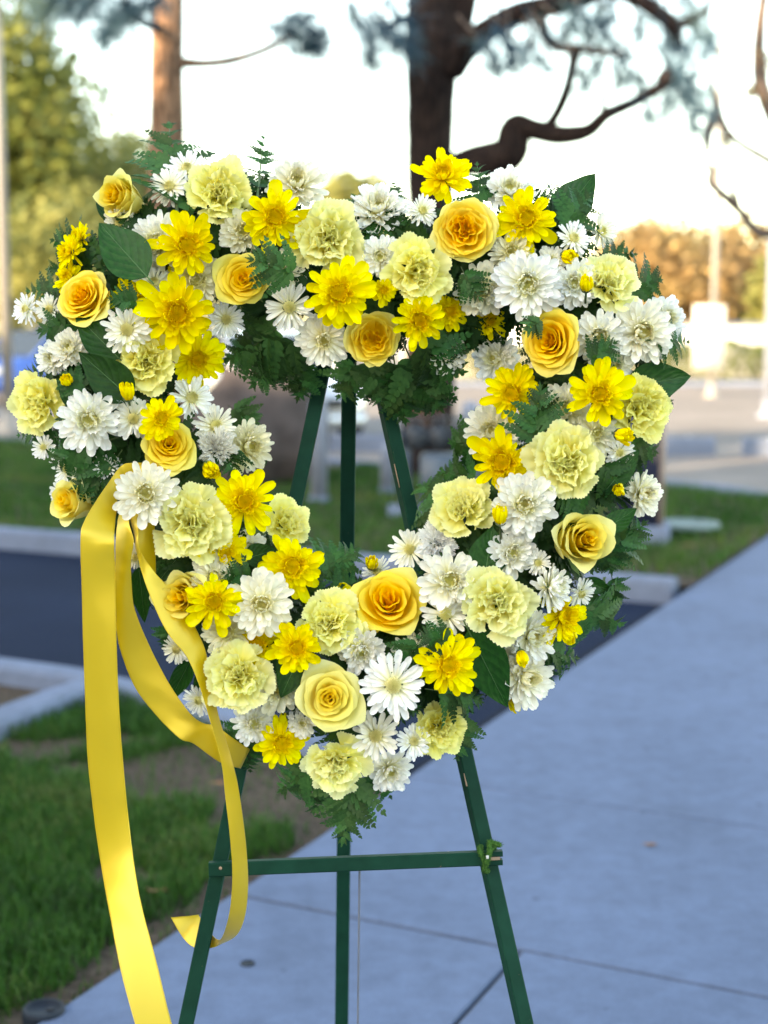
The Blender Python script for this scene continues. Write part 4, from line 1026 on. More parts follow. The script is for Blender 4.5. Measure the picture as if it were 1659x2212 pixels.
# fuzzy wire tie wound round the joint, staple head
jt = cr + Vector((0, -.010, 0))
def JP(px, py, dy): return P(px, py, leg_Y(py) - .022 + dy)
tie_pts = [JP(1046, 1826, .03), JP(1036, 1832, -.004), JP(1040, 1846, -.013), JP(1048, 1866, -.014), JP(1047, 1880, -.008), JP(1058, 1878, .02), JP(1068, 1850, .035), JP(1066, 1828, .0), JP(1056, 1846, -.016), JP(1050, 1866, -.018), JP(1058, 1842, -.018), JP(1058, 1820, -.012), JP(1068, 1822, -.012), JP(1082, 1826, -.012)]
tv = smooth_path(tie_pts, 6); V, F = tube(tv, .0034, 7)
for i in range(1500):                                              # the pile of the chenille
    q = tv[int(rnd() * (len(tv) - 1))]; d = Vector((ru(-1, 1), ru(-1, 1), ru(-1, 1))).normalized(); s = d.orthogonal().normalized() * .00045; n_ = len(V)
    q = q + Vector((ru(-1, 1), ru(-1, 1), ru(-1, 1))) * .0012
    V += [q + d * .002 - s, q + d * .002 + s, q + d * .0060]; F.append((n_, n_ + 1, n_ + 2))
tag(part('tie_wire', (V, F), M['chenille'], thing('chenille_tie', 'fuzzy moss green wire tied round the crossbar joint', 'tie', cr)), None)
st_ = JP(1053, 1855, -.022)
part('staple', box(st_, .0035, .002, .0045, 0, .0005), M['white'], cb)
for px_, py_ in ((476, 1876), (1043, 1852)):
    nl = JP(px_, py_, -.0085); part('nail_head', tube([nl + Vector((0, .003, 0)), nl], .0022, 10), M['rawwood'] if px_ < 500 else M['rim'], cb)
# thin grey tube from the crossbar to the ground beside the rear leg
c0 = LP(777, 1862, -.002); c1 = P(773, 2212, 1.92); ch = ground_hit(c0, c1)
o = thing('grey_line', 'thin grey line running down from the crossbar beside the rear leg', 'grey_line', Vector((ch.x, ch.y, 0)))
k = NT('line_grey'); k.color((.16, .18, .23)).set(.7, .2); part('line_tube', tube(smooth_path([LP(777, 1862, -.002), c1, ch], 6), .0016, 6), k.m, o)

# ================================================================== foam heart behind the flowers
hp = smooth_path([P(x, y, plane_Y(y) + .005) for x, y in HEART], 3)
fo = thing('floral_foam_heart', 'dark green foam heart frame buried beneath the flowers', 'wreath frame', hp[0])
part('foam_ring', tube(hp, .033, 10), M['foam'], fo)
for px, py in ((640, 1120), (600, 1400), (920, 1290), (870, 1100), (600, 700), (900, 700)):
    pass

# ================================================================== flowers:  x, y, size, turn sideways, turn upwards, set back, label
A = None
for a in [
 (265, 430, 112, -.55, .30, .0, 'half-open pale rose at the topmost outer corner above the ribbon side', 'bud'),
 (183, 645, 140, -.50, .45, -.005, 'golden rose on the outer edge of the ribbon side above two dark leaves', 'big2'),
 (525, 604, 130, -.06, .08, -.012, 'round apricot yellow rose with a spiral heart in the upper ribbon-side lobe', 'open'),
 (1003, 500, 142, -.02, .12, -.01, 'large many-petalled golden rose on top of the sidewalk-side lobe', 'garden'),
 (806, 733, 120, .04, -.04, -.005, 'many-petalled golden rose hanging lowest in the dip of the heart', 'garden2'),
 (1192, 737, 150, -.40, .12, -.015, 'tilted rose on the sidewalk-side shoulder with a fern tip across it', 'big2'),
 (365, 962, 132, .02, .22, -.012, 'golden rose directly above the spot where the ribbon starts', 'open'),
 (165, 1085, 108, -.72, .10, .01, 'small half-open rose peeking out at the outer edge beside the long ribbon', 'bud2'),
 (1250, 1168, 142, .40, .05, -.02, 'half-open pale rose near the outer lower edge on the sidewalk side', 'bud'),
 (840, 1303, 178, .0, .38, -.015, 'biggest wide-open golden rose just below the inner opening', 'big'),
 (712, 1508, 152, .0, .02, -.02, 'round lemon rose with a tight spiral near the bottom tip', 'open2'),
 (408, 1290, 135, -.45, -.05, .0, 'rose half hidden behind the twisted ribbon tail', 'bud2'),
]: rose(*a)
for a in [
 (473, 415, 140, 0, .30, -.005, 'carnation at the very top of the ribbon-side lobe beside the tall fern'),
 (708, 515, 148, -.05, .12, -.01, 'round carnation on top between the yellow daisy and the heart dip'),
 (902, 583, 132, .1, .05, -.01, 'carnation in the dip of the heart below the white mums'),
 (1315, 608, 122, .38, .38, -.005, 'carnation at the outer top of the sidewalk side with a yellow bud before it'),
 (318, 780, 132, -.05, .02, -.012, 'carnation below the biggest yellow daisy on the ribbon side'),
 (86, 868, 128, -.55, .02, .0, 'carnation farthest out on the ribbon-side edge'),
 (415, 1130, 155, -.02, 0, -.02, 'large carnation just below the ribbon start and golden rose'),
 (616, 1130, 108, .38, .25, .0, 'carnation at the inner edge behind two yellow daisies'),
 (998, 1100, 132, -.15, .42, -.005, 'carnation facing up at the inner edge on the sidewalk side'),
 (1225, 998, 150, .02, .05, -.02, 'large carnation in the middle of the sidewalk-side arm'),
 (1384, 880, 132, .45, .0, .0, 'carnation on the outer edge below the big side leaf'),
 (1075, 1302, 142, .05, .02, -.02, 'carnation on the lower sidewalk-side arm above the largest leaf'),
 (712, 1347, 135, -.08, .02, -.01, 'carnation between the biggest rose and the lower ribbon side'),
 (514, 1462, 138, -.1, .0, -.015, 'carnation on the lower arm touching the twisted ribbon'),
 (728, 1650, 128, -.02, -.45, -.005, 'lowest carnation at the bottom tip of the heart'),
 (953, 1572, 110, .35, -.25, .005, 'carnation under fern at the bottom beside the slanting easel leg'),
]: carnation(*a)
for a in [
 (595, 470, 125, 0, .12, -.02, 'yellow daisy beside the topmost carnation'),
 (403, 530, 120, .08, .05, -.02, 'yellow daisy in front of a white mum near the big dark leaf'),
 (956, 383, 118, 0, .62, -.01, 'highest yellow daisy standing above the many-petalled rose'),
 (1137, 474, 125, .02, .15, -.02, 'yellow daisy on the upper sidewalk-side lobe next to the broad top leaf'),
 (733, 633, 138, -.02, .05, -.03, 'large yellow daisy in the heart dip above the lowest golden rose'),
 (383, 678, 150, .02, .03, -.03, 'biggest yellow daisy on the ribbon-side lobe'),
 (905, 692, 104, .12, -.05, -.02, 'yellow daisy touching the rose at the heart dip'),
 (972, 671, 84, .2, -.1, .015, 'shaded yellow daisy just beyond the dip on the sidewalk side'),
 (427, 776, 106, .1, -.05, -.015, 'yellow daisy at the inner edge below the biggest yellow daisy'),
 (1108, 850, 112, -.2, 0, -.015, 'yellow daisy at the inner edge below the tilted rose'),
 (1295, 852, 120, .02, .05, -.025, 'yellow daisy on the sidewalk-side arm beside the outer carnation'),
 (1085, 1000, 140, -.05, .04, -.03, 'large spiky yellow daisy at the inner sidewalk-side edge'),
 (527, 1085, 130, .1, .05, -.02, 'yellow daisy at the inner edge next to the large carnation'),
 (484, 1187, 100, .2, -.3, -.005, 'yellow daisy half under the large carnation'),
 (632, 1225, 125, .02, .05, -.025, 'yellow daisy at the inner lower edge beside soft green ferns'),
 (463, 1300, 110, .02, -.02, -.03, 'yellow daisy in front of the rose behind the ribbon'),
 (967, 1437, 118, .15, -.08, -.02, 'yellow daisy beside the largest leaf with one petal sticking up'),
 (640, 1400, 98, .05, -.03, -.025, 'small yellow daisy lying on a dark leaf above the spiral rose'),
 (556, 1392, 84, .0, 0, .015, 'yellow daisy partly hidden beneath the big white mum'),
 (607, 1606, 104, .15, -.05, -.01, 'yellow daisy hanging at the lower ribbon-side edge near the tip'),
 (1213, 1332, 104, .58, .05, -.01, 'yellow daisy turned outward on the lower sidewalk-side edge'),
 (348, 905, 86, .05, .1, -.04, 'small yellow daisy leaning on top of the rose above the ribbon'),
 (152, 545, 74, -.82, .2, .0, 'yellow daisy in profile at the upper outer edge'),
 (173, 515, 62, -.75, .35, .015, 'small yellow daisy in profile behind the other outer one'),
 (285, 645, 88, -.25, .25, .01, 'yellow daisy tucked behind the biggest one beside the outer rose'),
 (829, 627, 54, .05, .02, -.01, 'tiny yellow daisy between the large daisy and the dip carnation'),
  (150, 600, 66, -.5, .4, .02, 'yellow daisy just showing above the outer golden rose'),
 (1057, 695, 70, .1, .1, .02, 'dark yellow daisy mostly hidden beneath the white mums'),
]: mum(*a, 'Y')
for a in [
 (146, 824, 34, -.2, .3, -.02, 'yellow bud in front of a dark leaf near the outermost carnation'),
 (276, 853, 40, -.1, .75, -.03, 'yellow bud below the ribbon-side carnation'),
 (1266, 618, 40, .0, .55, -.045, 'yellow bud on a stalk before the upper outer carnation'),
 (1081, 1120, 42, .0, .82, -.04, 'yellow bud on a stalk below the spiky yellow daisy'),
 (803, 1219, 40, .1, .35, -.01, 'yellow bud above the biggest rose'),
 (1126, 1415, 34, .2, -.8, -.03, 'drooping yellow bud beside the largest leaf'),
 (452, 1011, 48, .25, -.3, -.01, 'yellow bud under the frilled white flower'),
 (1342, 940, 46, .45, -.1, -.03, 'opening yellow bud below the outer carnation'),
 (1338, 1060, 36, -.1, .1, -.02, 'yellow bud beside the outward white mum'),
 (1222, 1364, 44, .45, -.7, -.02, 'drooping yellow bud below the outward yellow daisy'),
 (1224, 553, 40, .4, -.2, .0, 'yellow bud under the white daisy at the upper corner'),
 (752, 1277, 38, -.5, .3, .005, 'yellow bud peeking out beside the biggest rose'),
 (1108, 1518, 32, .4, -.7, .01, 'yellow bud beneath the lowest outward white mum'),
]: bud(*a)
for a in [
 (404, 366, 84, .05, .62, .015, 'white daisy mum highest beside the tall fern', 'D'),
 (367, 403, 80, -.3, .45, .0, 'white daisy mum below the highest one near the tall fern', 'D'),
 (641, 400, 118, .02, .52, .005, 'white mum behind the yellow daisy at the top with sky behind', 'W'),
 (816, 456, 118, .05, .62, .0, 'wide white mum facing up just before the heart dip', 'W'),
 (772, 463, 60, -.3, .4, .015, 'small white mum tucked behind the wide upward one', 'W'),
 (912, 455, 62, .4, .3, -.005, 'small white daisy mum between two top roses stems near the dark pine', 'D'),
 (1102, 415, 100, .0, .5, .01, 'white mum standing behind the top sidewalk-side yellow daisy', 'W'),
 (342, 525, 118, -.35, .08, .0, 'white mum beside the big dark leaf at the top', 'W'),
 (425, 602, 104, .05, 0, .005, 'white mum between the biggest yellow daisy and spiral rose', 'C'),
 (333, 612, 74, -.05, .55, .0, 'small white daisy mum facing up above the biggest yellow daisy', 'D'),
 (523, 503, 92, .05, .1, .02, 'cream mum shaded between the top carnation and spiral rose', 'C'),
 (275, 712, 92, -.08, .02, -.02, 'white daisy mum on the ribbon side beside the biggest yellow daisy', 'D'),
 (488, 690, 76, .15, -.05, .005, 'white daisy mum at the inner edge under the spiral rose', 'D'),
 (625, 663, 92, .02, -.02, -.01, 'white daisy mum at the inner upper edge above dark ferns', 'D'),
 (700, 732, 106, .0, -.12, -.005, 'full white mum beside the lowest rose of the dip', 'W'),
 (822, 555, 86, -.1, .1, .0, 'white mum between two carnations at the dip', 'W'),
 (612, 590, 92, .1, .0, .02, 'cream mum behind the spiral rose under a fern sprig', 'C'),
 (1105, 547, 92, .0, .12, .01, 'cream mum between the many-petalled rose and big white mum', 'C'),
 (1140, 615, 135, .0, .03, -.015, 'biggest white mum on the sidewalk-side lobe', 'W'),
 (1042, 627, 104, -.08, .0, .005, 'white mum with a fern sprig across it beneath the many-petalled rose', 'C'),
 (1241, 612, 96, .1, .1, .005, 'white mum behind the yellow bud next to the upper outer carnation', 'W'),
 (1238, 515, 70, .5, .42, -.01, 'white daisy mum turned outward under the broad top leaf', 'D'),
 (1298, 500, 74, .72, .3, .015, 'white mum in profile at the upper outer corner', 'D'),
 (1293, 727, 104, .12, .0, .0, 'white mum beside the tilted rose', 'W'),
 (1385, 717, 128, .3, .05, -.01, 'large white mum on the outer edge above the big side leaf', 'W'),
 (1432, 690, 100, .58, .15, .02, 'white mum behind the large outer one', 'W'),
 (962, 762, 86, .45, .02, .005, 'white mum under fern at the inner edge near the dip rose', 'W'),
 (1073, 775, 98, -.42, .02, .005, 'white mum at the inner edge beside the tilted rose', 'W'),
 (152, 755, 82, -.3, .35, .005, 'white mum at the outer edge between two dark leaves', 'W'),
 (118, 775, 74, -.6, .1, .02, 'white mum behind the other at the outer ribbon-side edge', 'W'),
 (57, 668, 62, -.75, .15, .015, 'white mum in profile farthest out below the outer fern', 'D'),
 (108, 668, 60, -.5, .1, .015, 'white mum peeking out behind the outer rose', 'D'),
 (193, 908, 124, -.05, .02, -.015, 'large white mum on the ribbon-side arm below the big leaf', 'W'),
 (288, 904, 78, -.02, .02, -.005, 'white daisy mum beside the small yellow daisy above the ribbon', 'D'),
 (413, 860, 90, .35, .3, .0, 'white daisy mum at the inner edge above the golden rose', 'D'),
 (465, 920, 88, .25, .15, -.005, 'white daisy mum with green middle beside the golden rose', 'D'),
 (535, 965, 104, .45, -.02, .0, 'cream mum farthest into the opening on the ribbon side', 'C'),
 (315, 1067, 122, -.02, .03, -.03, 'large white mum covering the ribbon start', 'W'),
 (95, 966, 48, -.35, .02, .0, 'tiny white daisy mum below the outermost carnation', 'D'),
 (147, 1012, 70, -.45, -.1, .02, 'white daisy mum under fern above the small outer rose', 'D'),
 (138, 1065, 60, -.6, .1, .03, 'white mum behind the small outer rose by the ribbon', 'W'),
 (463, 1245, 88, .0, .02, .0, 'white mum between the half-hidden yellow daisy and ribbon rose', 'W'),
 (564, 1305, 126, .03, -.02, -.02, 'large white mum in the middle of the lower ribbon-side arm', 'W'),
 (490, 1367, 88, -.05, -.05, .01, 'cream mum between the ribbon rose and lower carnation', 'C'),
 (885, 1187, 80, -.1, .15, .0, 'white daisy mum at the inner lower edge beside a frilled white flower', 'D'),
 (972, 1255, 124, .0, .05, -.02, 'large white mum touching the biggest rose', 'W'),
 (962, 1326, 92, .02, -.05, -.005, 'white daisy mum between the biggest rose and lower carnation', 'D'),
 (1133, 1090, 124, .0, .02, -.025, 'large white mum between the two inner carnations', 'W'),
 (1106, 1194, 92, .08, .0, .0, 'white mum beside the pointed inner leaf', 'W'),
 (1162, 1216, 50, .15, .05, -.005, 'tiny white daisy mum beside the outer half-open rose', 'D'),
 (1190, 1270, 90, .86, .05, -.01, 'white mum seen edge on above the outward yellow daisy', 'W'),
 (1255, 1282, 58, .55, -.5, .01, 'small cream mum under the outer half-open rose', 'D'),
 (1222, 882, 102, .0, .08, .015, 'shaded cream mum above the middle carnation', 'C'),
 (1065, 935, 116, -.15, .2, .01, 'white mum behind the spiky yellow daisy at the inner edge', 'W'),
 (1287, 937, 88, .1, .0, .015, 'shaded cream mum behind the middle carnation', 'C'),
 (1338, 977, 58, .3, -.15, .0, 'small white mum below the opening yellow bud', 'D'),
 (1385, 1067, 92, .68, .02, .005, 'white mum turned outward beside the dark cabinet', 'W'),
 (850, 1480, 118, -.02, .0, -.02, 'spidery white mum beside the spiral rose', 'D'),
 (781, 1405, 92, .0, -.3, .005, 'white mum hanging under the biggest rose', 'W'),
 (812, 1590, 92, .0, .02, -.005, 'white daisy mum near the bottom tip beside the spiral rose', 'D'),
 (893, 1602, 66, .25, .1, -.005, 'small white daisy mum beside the bottom carnation under fern', 'D'),
 (842, 1662, 92, .2, -.4, .0, 'lowest white mum next to the bottom tip carnation', 'W'),
 (1145, 1375, 108, .58, -.05, .0, 'white mum turned outward below the lower carnation', 'W'),
 (1130, 1462, 124, .62, -.15, .005, 'lowest outward white mum beside the largest leaf', 'W'),
 (602, 1490, 92, -.1, -.05, .02, 'cream mum behind the dark leaf beside the spiral rose', 'C'),
 (548, 1562, 82, .1, -.1, .0, 'white mum at the lower edge above the hanging yellow daisy', 'W'),
 (430, 1512, 62, -.5, -.35, .01, 'small white mum at the edge between the ribbon tails', 'D'),
 (382, 1402, 60, -.5, -.3, .015, 'small white mum behind the twisted ribbon tail', 'D'),
 (892, 1420, 92, .0, .0, .025, 'cream mum shaded beneath the fern under the biggest rose', 'C'),
 (292, 1205, 54, -.2, 0, .02, 'small cream mum between the ribbon tails', 'D'),
 (815, 1235, 60, -.3, .35, .02, 'thin-petalled white mum behind the bud over the biggest rose', 'D'),
 (1188, 568, 70, .15, .3, .015, 'small white mum behind the biggest mum near the sidewalk-side top', 'W'),
 (258, 483, 64, -.2, .35, .015, 'small white daisy mum under the topmost corner rose', 'D'),
 (1108, 1436, 78, .3, -.1, .02, 'cream mum between the outward mums and largest leaf', 'C'),
 (232, 1010, 58, -.2, .0, .02, 'small white daisy mum in fern above the long ribbon bend', 'D'),
 (540, 1180, 62, .1, .0, .025, 'small white mum deep between the inner yellow daisies', 'W'),
 (1330, 790, 66, .2, .0, .02, 'small white mum under the large outer mum', 'W'),
 (655, 1560, 60, -.1, -.1, .02, 'small white mum below the spiral rose by the easel leg', 'W'),
]: mum(*a)
carnation(470, 970, 82, .1, .02, -.005, 'small frilled white flower beside the rose above the ribbon', 'F')
carnation(945, 1170, 82, .05, .15, -.005, 'small frilled white flower at the inner lower edge', 'F')

# ================================================================== broad leaves:  stalk end, tip, width, label
for a in [
 ((318, 598), (207, 474), 112, 'largest dark leaf at the upper ribbon-side edge', -.05),
 ((245, 490), (212, 400), 46, 'dark leaf standing behind the topmost corner rose', .02),
 ((258, 775), (160, 676), 84, 'dark leaf below the outer golden rose', -.02),
 ((285, 862), (172, 762), 96, 'glossy leaf above the large ribbon-side white mum', -.025),
 ((185, 878), (122, 818), 62, 'small dark leaf with a yellow bud before it', .0),
 ((1195, 490), (1278, 384), 98, 'broad leaf at the top outer corner against the sky', .01),
 ((1345, 838), (1492, 812), 98, 'big leaf sticking out sideways on the sidewalk side', .0),
 ((1318, 1048), (1381, 972), 54, 'small leaf above the outward mum by the cabinet', -.02),
 ((1305, 1145), (1378, 1096), 52, 'small leaf below the outward mum by the cabinet', -.02),
 ((1048, 1242), (1064, 1136), 92, 'pointed dark leaf at the inner edge under the upward carnation', -.015),
 ((1012, 1362), (1096, 1528), 112, 'largest leaf hanging on the lower sidewalk-side arm', -.02),
 ((655, 1400), (606, 1508), 88, 'dark leaf beneath the small yellow daisy', -.012),
 ((528, 1208), (600, 1186), 58, 'folded leaf behind the inner yellow daisies', .0),
 ((300, 1225), (313, 1348), 52, 'leaf hanging between the ribbon tails', .0),
 ((415, 1420), (367, 1512), 50, 'leaf hanging below the twisted ribbon', .005),
 ((395, 1190), (338, 1262), 58, 'dark leaf behind the twisted ribbon top', .015),
 ((1255, 1255), (1322, 1276), 40, 'bluish leaf under the outer half-open rose', .01),
 ((1270, 1165), (1332, 1232), 76, 'bluish leaf behind ferns at the outer lower edge', .03),
 ((450, 1440), (422, 1502), 40, 'small dark leaf under the lower carnation by the ribbon', .02),
 ((420, 1010), (395, 1000), 40, 'small leaf under the golden rose', .02),
 ((560, 960), (575, 1010), 36, 'thin leaf behind the innermost cream mum', .03),
]:
    b_, t_, w_, lab, dz = a; salal(b_, t_, w_, lab, dz)

# ================================================================== fern fronds:  stalk end, tip, width, label
FERNS = [
 ((385, 475), (371, 254), 128, 'tallest fern frond standing against the reddish pine trunk', 0, .05, 9, 'fern_light'),
 ((556, 425), (572, 284), 66, 'thin fern tip standing beside the topmost carnation', 0, .04, 7, 'fern'),
 ((540, 430), (510, 345), 46, 'short fern tip behind the topmost carnation', .02, .05, 6, 'fern'),
 ((590, 440), (600, 350), 40, 'slender sprig between the top carnation and white mum', .02, .05, 5, 'fern'),
 ((248, 572), (82, 578), 84, 'fern spreading outward above the outer golden rose', .02, .02, 8, 'fern'),
 ((200, 540), (104, 520), 60, 'fern at the outer edge behind the profile daisies', .03, .03, 7, 'fern'),
 ((160, 640), (48, 628), 66, 'fern reaching outward behind the outer golden rose', .03, .03, 7, 'fern'),
 ((170, 700), (84, 712), 62, 'fern below the outer rose near the profile white mum', .02, .02, 7, 'fern'),
 ((120, 880), (34, 832), 44, 'fern sprig behind the top of the outermost carnation', .02, .03, 6, 'fern'),
 ((120, 915), (28, 905), 40, 'fern sprig behind the outermost carnation', .03, .03, 5, 'fern'),
 ((130, 945), (26, 940), 50, 'lowest fern sprig reaching out on the ribbon side', .03, .03, 6, 'fern'),
 ((255, 945), (118, 1010), 88, 'broad fern below the large ribbon-side white mum', .0, .0, 9, 'fern'),
 ((250, 1000), (155, 1045), 70, 'fern above the small outer rose', .02, .0, 8, 'fern'),
 ((255, 985), (210, 1085), 60, 'fern beside the start of the long ribbon', .02, .01, 8, 'fern'),
 ((190, 840), (135, 800), 40, 'fern sprig above the bud on the ribbon side', -.01, -.01, 6, 'fern'),
 ((610, 700), (482, 768), 96, 'drooping fern at the inner upper edge', .01, .01, 9, 'fern_light'),
 ((650, 720), (535, 832), 100, 'fern hanging into the opening before the silver car', .01, .01, 9, 'fern_light'),
 ((650, 760), (628, 868), 70, 'fern hanging beside the easel leg top', .02, .02, 8, 'fern'),
 ((770, 780), (722, 862), 66, 'pale fern under the dip rose', .01, .0, 7, 'fern_light'),
 ((790, 770), (822, 880), 70, 'fern hanging below the lowest golden rose', .01, .0, 8, 'fern_light'),
 ((850, 770), (876, 915), 90, 'longest fern hanging into the opening', .02, .02, 10, 'fern'),
 ((880, 760), (968, 885), 100, 'broad fern hanging near the road gap', .02, .02, 10, 'fern_light'),
 ((900, 730), (1000, 800), 84, 'fern across the white mum at the inner edge', .0, -.02, 8, 'fern'),
 ((930, 800), (915, 892), 70, 'fern tip in front of the dark pine base', .03, .03, 8, 'fern'),
 ((858, 450), (852, 380), 32, 'small fern tip standing in the heart dip', .01, .03, 6, 'fern'),
 ((780, 470), (790, 415), 40, 'short fern behind the wide white mum', .03, .03, 6, 'fern'),
 ((1025, 450), (1018, 350), 56, 'fern standing beside the highest yellow daisy', .01, .03, 7, 'fern'),
 ((1062, 440), (1052, 372), 44, 'fern behind the many-petalled rose near the bough', .02, .03, 6, 'fern'),
 ((1215, 505), (1294, 422), 66, 'fern lying along the broad top leaf', -.01, -.01, 8, 'fern'),
 ((1210, 480), (1160, 390), 50, 'fern tip behind the top white mum', .02, .03, 6, 'fern'),
 ((1290, 565), (1396, 555), 40, 'fern reaching outward above the upper outer carnation', .01, .02, 7, 'fern'),
 ((1350, 625), (1436, 606), 70, 'fern behind the large outer white mum', .03, .03, 7, 'fern'),
 ((1410, 735), (1504, 736), 54, 'fern sticking out beside the large outer mum', -.03, -.01, 6, 'fern'),
 ((1270, 780), (1330, 740), 50, 'fern in front of the mum beside the tilted rose', -.02, -.02, 7, 'fern'),
 ((1250, 800), (1200, 860), 60, 'fern beneath the tilted rose', .02, .02, 7, 'fern'),
 ((1150, 965), (1156, 832), 66, 'upright fern before the shaded cream mum', -.02, -.03, 9, 'fern'),
 ((1170, 690), (1135, 720), 44, 'fern tip lying across the tilted rose', -.05, -.06, 6, 'fern_light'),
 ((1060, 962), (956, 962), 70, 'fern poking into the opening beside the white mum', .01, .02, 8, 'fern'),
 ((1040, 1030), (944, 1030), 62, 'fern poking into the opening below the spiky daisy', .01, .02, 8, 'fern'),
 ((985, 1095), (888, 1040), 74, 'fern beside the slanting easel leg in the opening', .02, .03, 8, 'fern_light'),
 ((950, 1120), (902, 1090), 60, 'dark fern behind the upward carnation', .03, .04, 7, 'fern'),
 ((1300, 1000), (1352, 1062), 60, 'fern on the sidewalk-side arm beside the middle carnation', -.01, -.01, 8, 'fern'),
 ((1290, 1060), (1195, 1080), 66, 'fern between the middle carnation and outer rose', .01, .0, 8, 'fern'),
 ((1345, 955), (1424, 985), 56, 'bluish fern before the dark cabinet', .02, .02, 7, 'fern_light'),
 ((1292, 1195), (1394, 1118), 72, 'fern reaching past the small leaf by the cabinet', .01, .01, 8, 'fern'),
 ((1300, 1160), (1318, 1240), 60, 'fern hanging beside the outer half-open rose', .0, .0, 8, 'fern'),
 ((1225, 1310), (1342, 1358), 92, 'pale fern reaching over the asphalt', .01, .02, 9, 'fern_light'),
 ((1160, 1385), (1270, 1408), 62, 'fern spray below the outward yellow daisy', .01, .02, 7, 'fern'),
 ((1170, 1400), (1176, 1482), 54, 'drooping fern tip above the sidewalk edge', .02, .02, 6, 'fern'),
 ((1320, 1240), (1336, 1320), 30, 'wispy fern hanging at the outer lower edge', .03, .03, 6, 'fern'),
 ((935, 1490), (1042, 1524), 62, 'fern above the slanting easel leg', -.01, .0, 8, 'fern'),
 ((1000, 1540), (975, 1648), 50, 'fern hanging in front of the slanting easel leg', .0, .01, 8, 'fern_light'),
 ((860, 1500), (905, 1535), 60, 'fern beside the spidery white mum', .0, .0, 7, 'fern'),
 ((905, 1385), (850, 1440), 50, 'fern under the biggest rose', -.01, -.02, 7, 'fern'),
 ((980, 1385), (905, 1372), 46, 'fern sprig above the yellow daisy with the raised petal', -.02, -.02, 7, 'fern'),
 ((700, 1650), (590, 1735), 74, 'pale fern drooping at the bottom tip on the ribbon side', .01, .02, 8, 'fern_light'),
 ((675, 1670), (668, 1758), 60, 'fern hanging beside the lowest carnation', .02, .02, 7, 'fern_light'),
 ((770, 1670), (740, 1822), 78, 'longest hanging fern at the very bottom', .0, -.02, 9, 'fern_light'),
 ((800, 1660), (838, 1728), 60, 'short fern below the lowest white mum', .02, .02, 7, 'fern'),
 ((545, 1560), (506, 1665), 66, 'fern hanging behind the ribbon near the easel leg', .01, .01, 8, 'fern'),
 ((540, 1600), (545, 1672), 44, 'fern beside the hanging yellow daisy', .02, .02, 7, 'fern'),
 ((680, 1240), (772, 1178), 74, 'soft fern spreading into the lower opening', .0, .01, 8, 'fern_light'),
 ((700, 1260), (702, 1172), 62, 'fern standing at the lower opening beside the daisy', .01, .01, 7, 'fern_light'),
 ((720, 1290), (778, 1250), 62, 'fern beside the biggest rose at the opening', .01, .01, 7, 'fern'),
 ((640, 1270), (718, 1290), 46, 'fern between the inner daisy and carnation', .0, .0, 7, 'fern'),
 ((540, 1250), (490, 1232), 50, 'fern across the mum near the half-hidden daisy', -.01, -.02, 7, 'fern'),
 ((640, 590), (545, 560), 64, 'bluish fern sprig over the spiral rose', -.03, -.05, 7, 'fern_light'),
 ((1000, 585), (1040, 640), 50, 'fern sprig lying over the white mum beneath the top rose', -.02, -.03, 7, 'fern'),
 ((500, 880), (560, 915), 56, 'fern reaching into the opening beside the daisy mums', .02, .03, 8, 'fern_light'),
 ((830, 500), (880, 470), 56, 'fern behind the dip carnation under the wide mum', .01, .01, 7, 'fern'),
 ((780, 480), (800, 540), 60, 'fern between the round carnation and wide mum', .01, .01, 7, 'fern'),
 ((490, 960), (500, 1020), 50, 'small fern near the bud under the frilled flower', -.01, -.01, 6, 'fern'),
 ((350, 1170), (335, 1230), 40, 'fern between the ribbon and large carnation', .02, .02, 7, 'fern'),
 ((370, 1350), (350, 1400), 56, 'fern behind the ribbon twist', .03, .03, 7, 'fern'),
 ((300, 650), (238, 640), 44, 'fern beside the outer golden rose', -.03, -.03, 6, 'fern'),
]
for f_ in FERNS:
    b_, t_, w_, lab, dz, tdz, n_, mt = f_; fern(b_, t_, max(58, w_ * 1.3), lab, dz - .012, tdz - .008, n_, mt)

# dense greenery filling the ring between the flowers
V, F = [], []
def filler(b, t_, width, dz, tdz, n_=8):
    p0, _ = spot(*b, dz); p1, _ = spot(*t_, tdz)
    m, L = frame(p0, p1, -ray(*t_).normalized() + Vector((ru(-.6, .6), 0, ru(-.4, .6))))
    m = m @ Matrix.Diagonal((L, L, L, 1)); lay, pts = frond_layout(n_, min(.5, .56 * width / (L * PXM)), ru(-.2, .2), ru(0, .25))
    for mm in lay:
        v, f = random.choice(PINV); k_ = len(V); q = m @ mm
        V.extend(q @ Vector(x) for x in v); F.extend(tuple(i + k_ for i in g) for g in f)
for b_, t_ in (((960, 690), (1010, 760)), ((990, 690), (1050, 740)), ((1030, 680), (990, 740)), ((860, 640), (900, 720)), ((760, 680), (790, 640)), ((800, 600), (860, 660)), ((940, 640), (980, 600)), ((1020, 760), (1060, 700)), ((590, 640), (560, 690)), ((850, 520), (880, 560)), ((640, 560), (680, 620))): filler(b_, t_, 95, .02, .02)
cum = []
for (ax, ay), (bx, by) in zip(HEART, HEART[1:]):
    L = math.hypot(bx - ax, by - ay)
    for j in range(max(1, int(L / 11))):
        t_ = (j + rnd()) / max(1, int(L / 11)); x, y = ax + (bx - ax) * t_, ay + (by - ay) * t_
        a = ru(0, 6.283); r0 = ru(0, 90); l = ru(85, 135)
        bx_, by_ = x + math.cos(a) * r0, y + math.sin(a) * r0
        filler((bx_, by_), (bx_ + math.cos(a + ru(-.5, .5)) * l, by_ + math.sin(a + ru(-.5, .5)) * l), ru(60, 95), .03, ru(.012, .05))
tag(link('fern_foliage', mesh('fern_foliage', V, F, M['fern_filler'])), 'dark fern greenery filling the gaps between the flowers', 'foliage', kind='stuff')

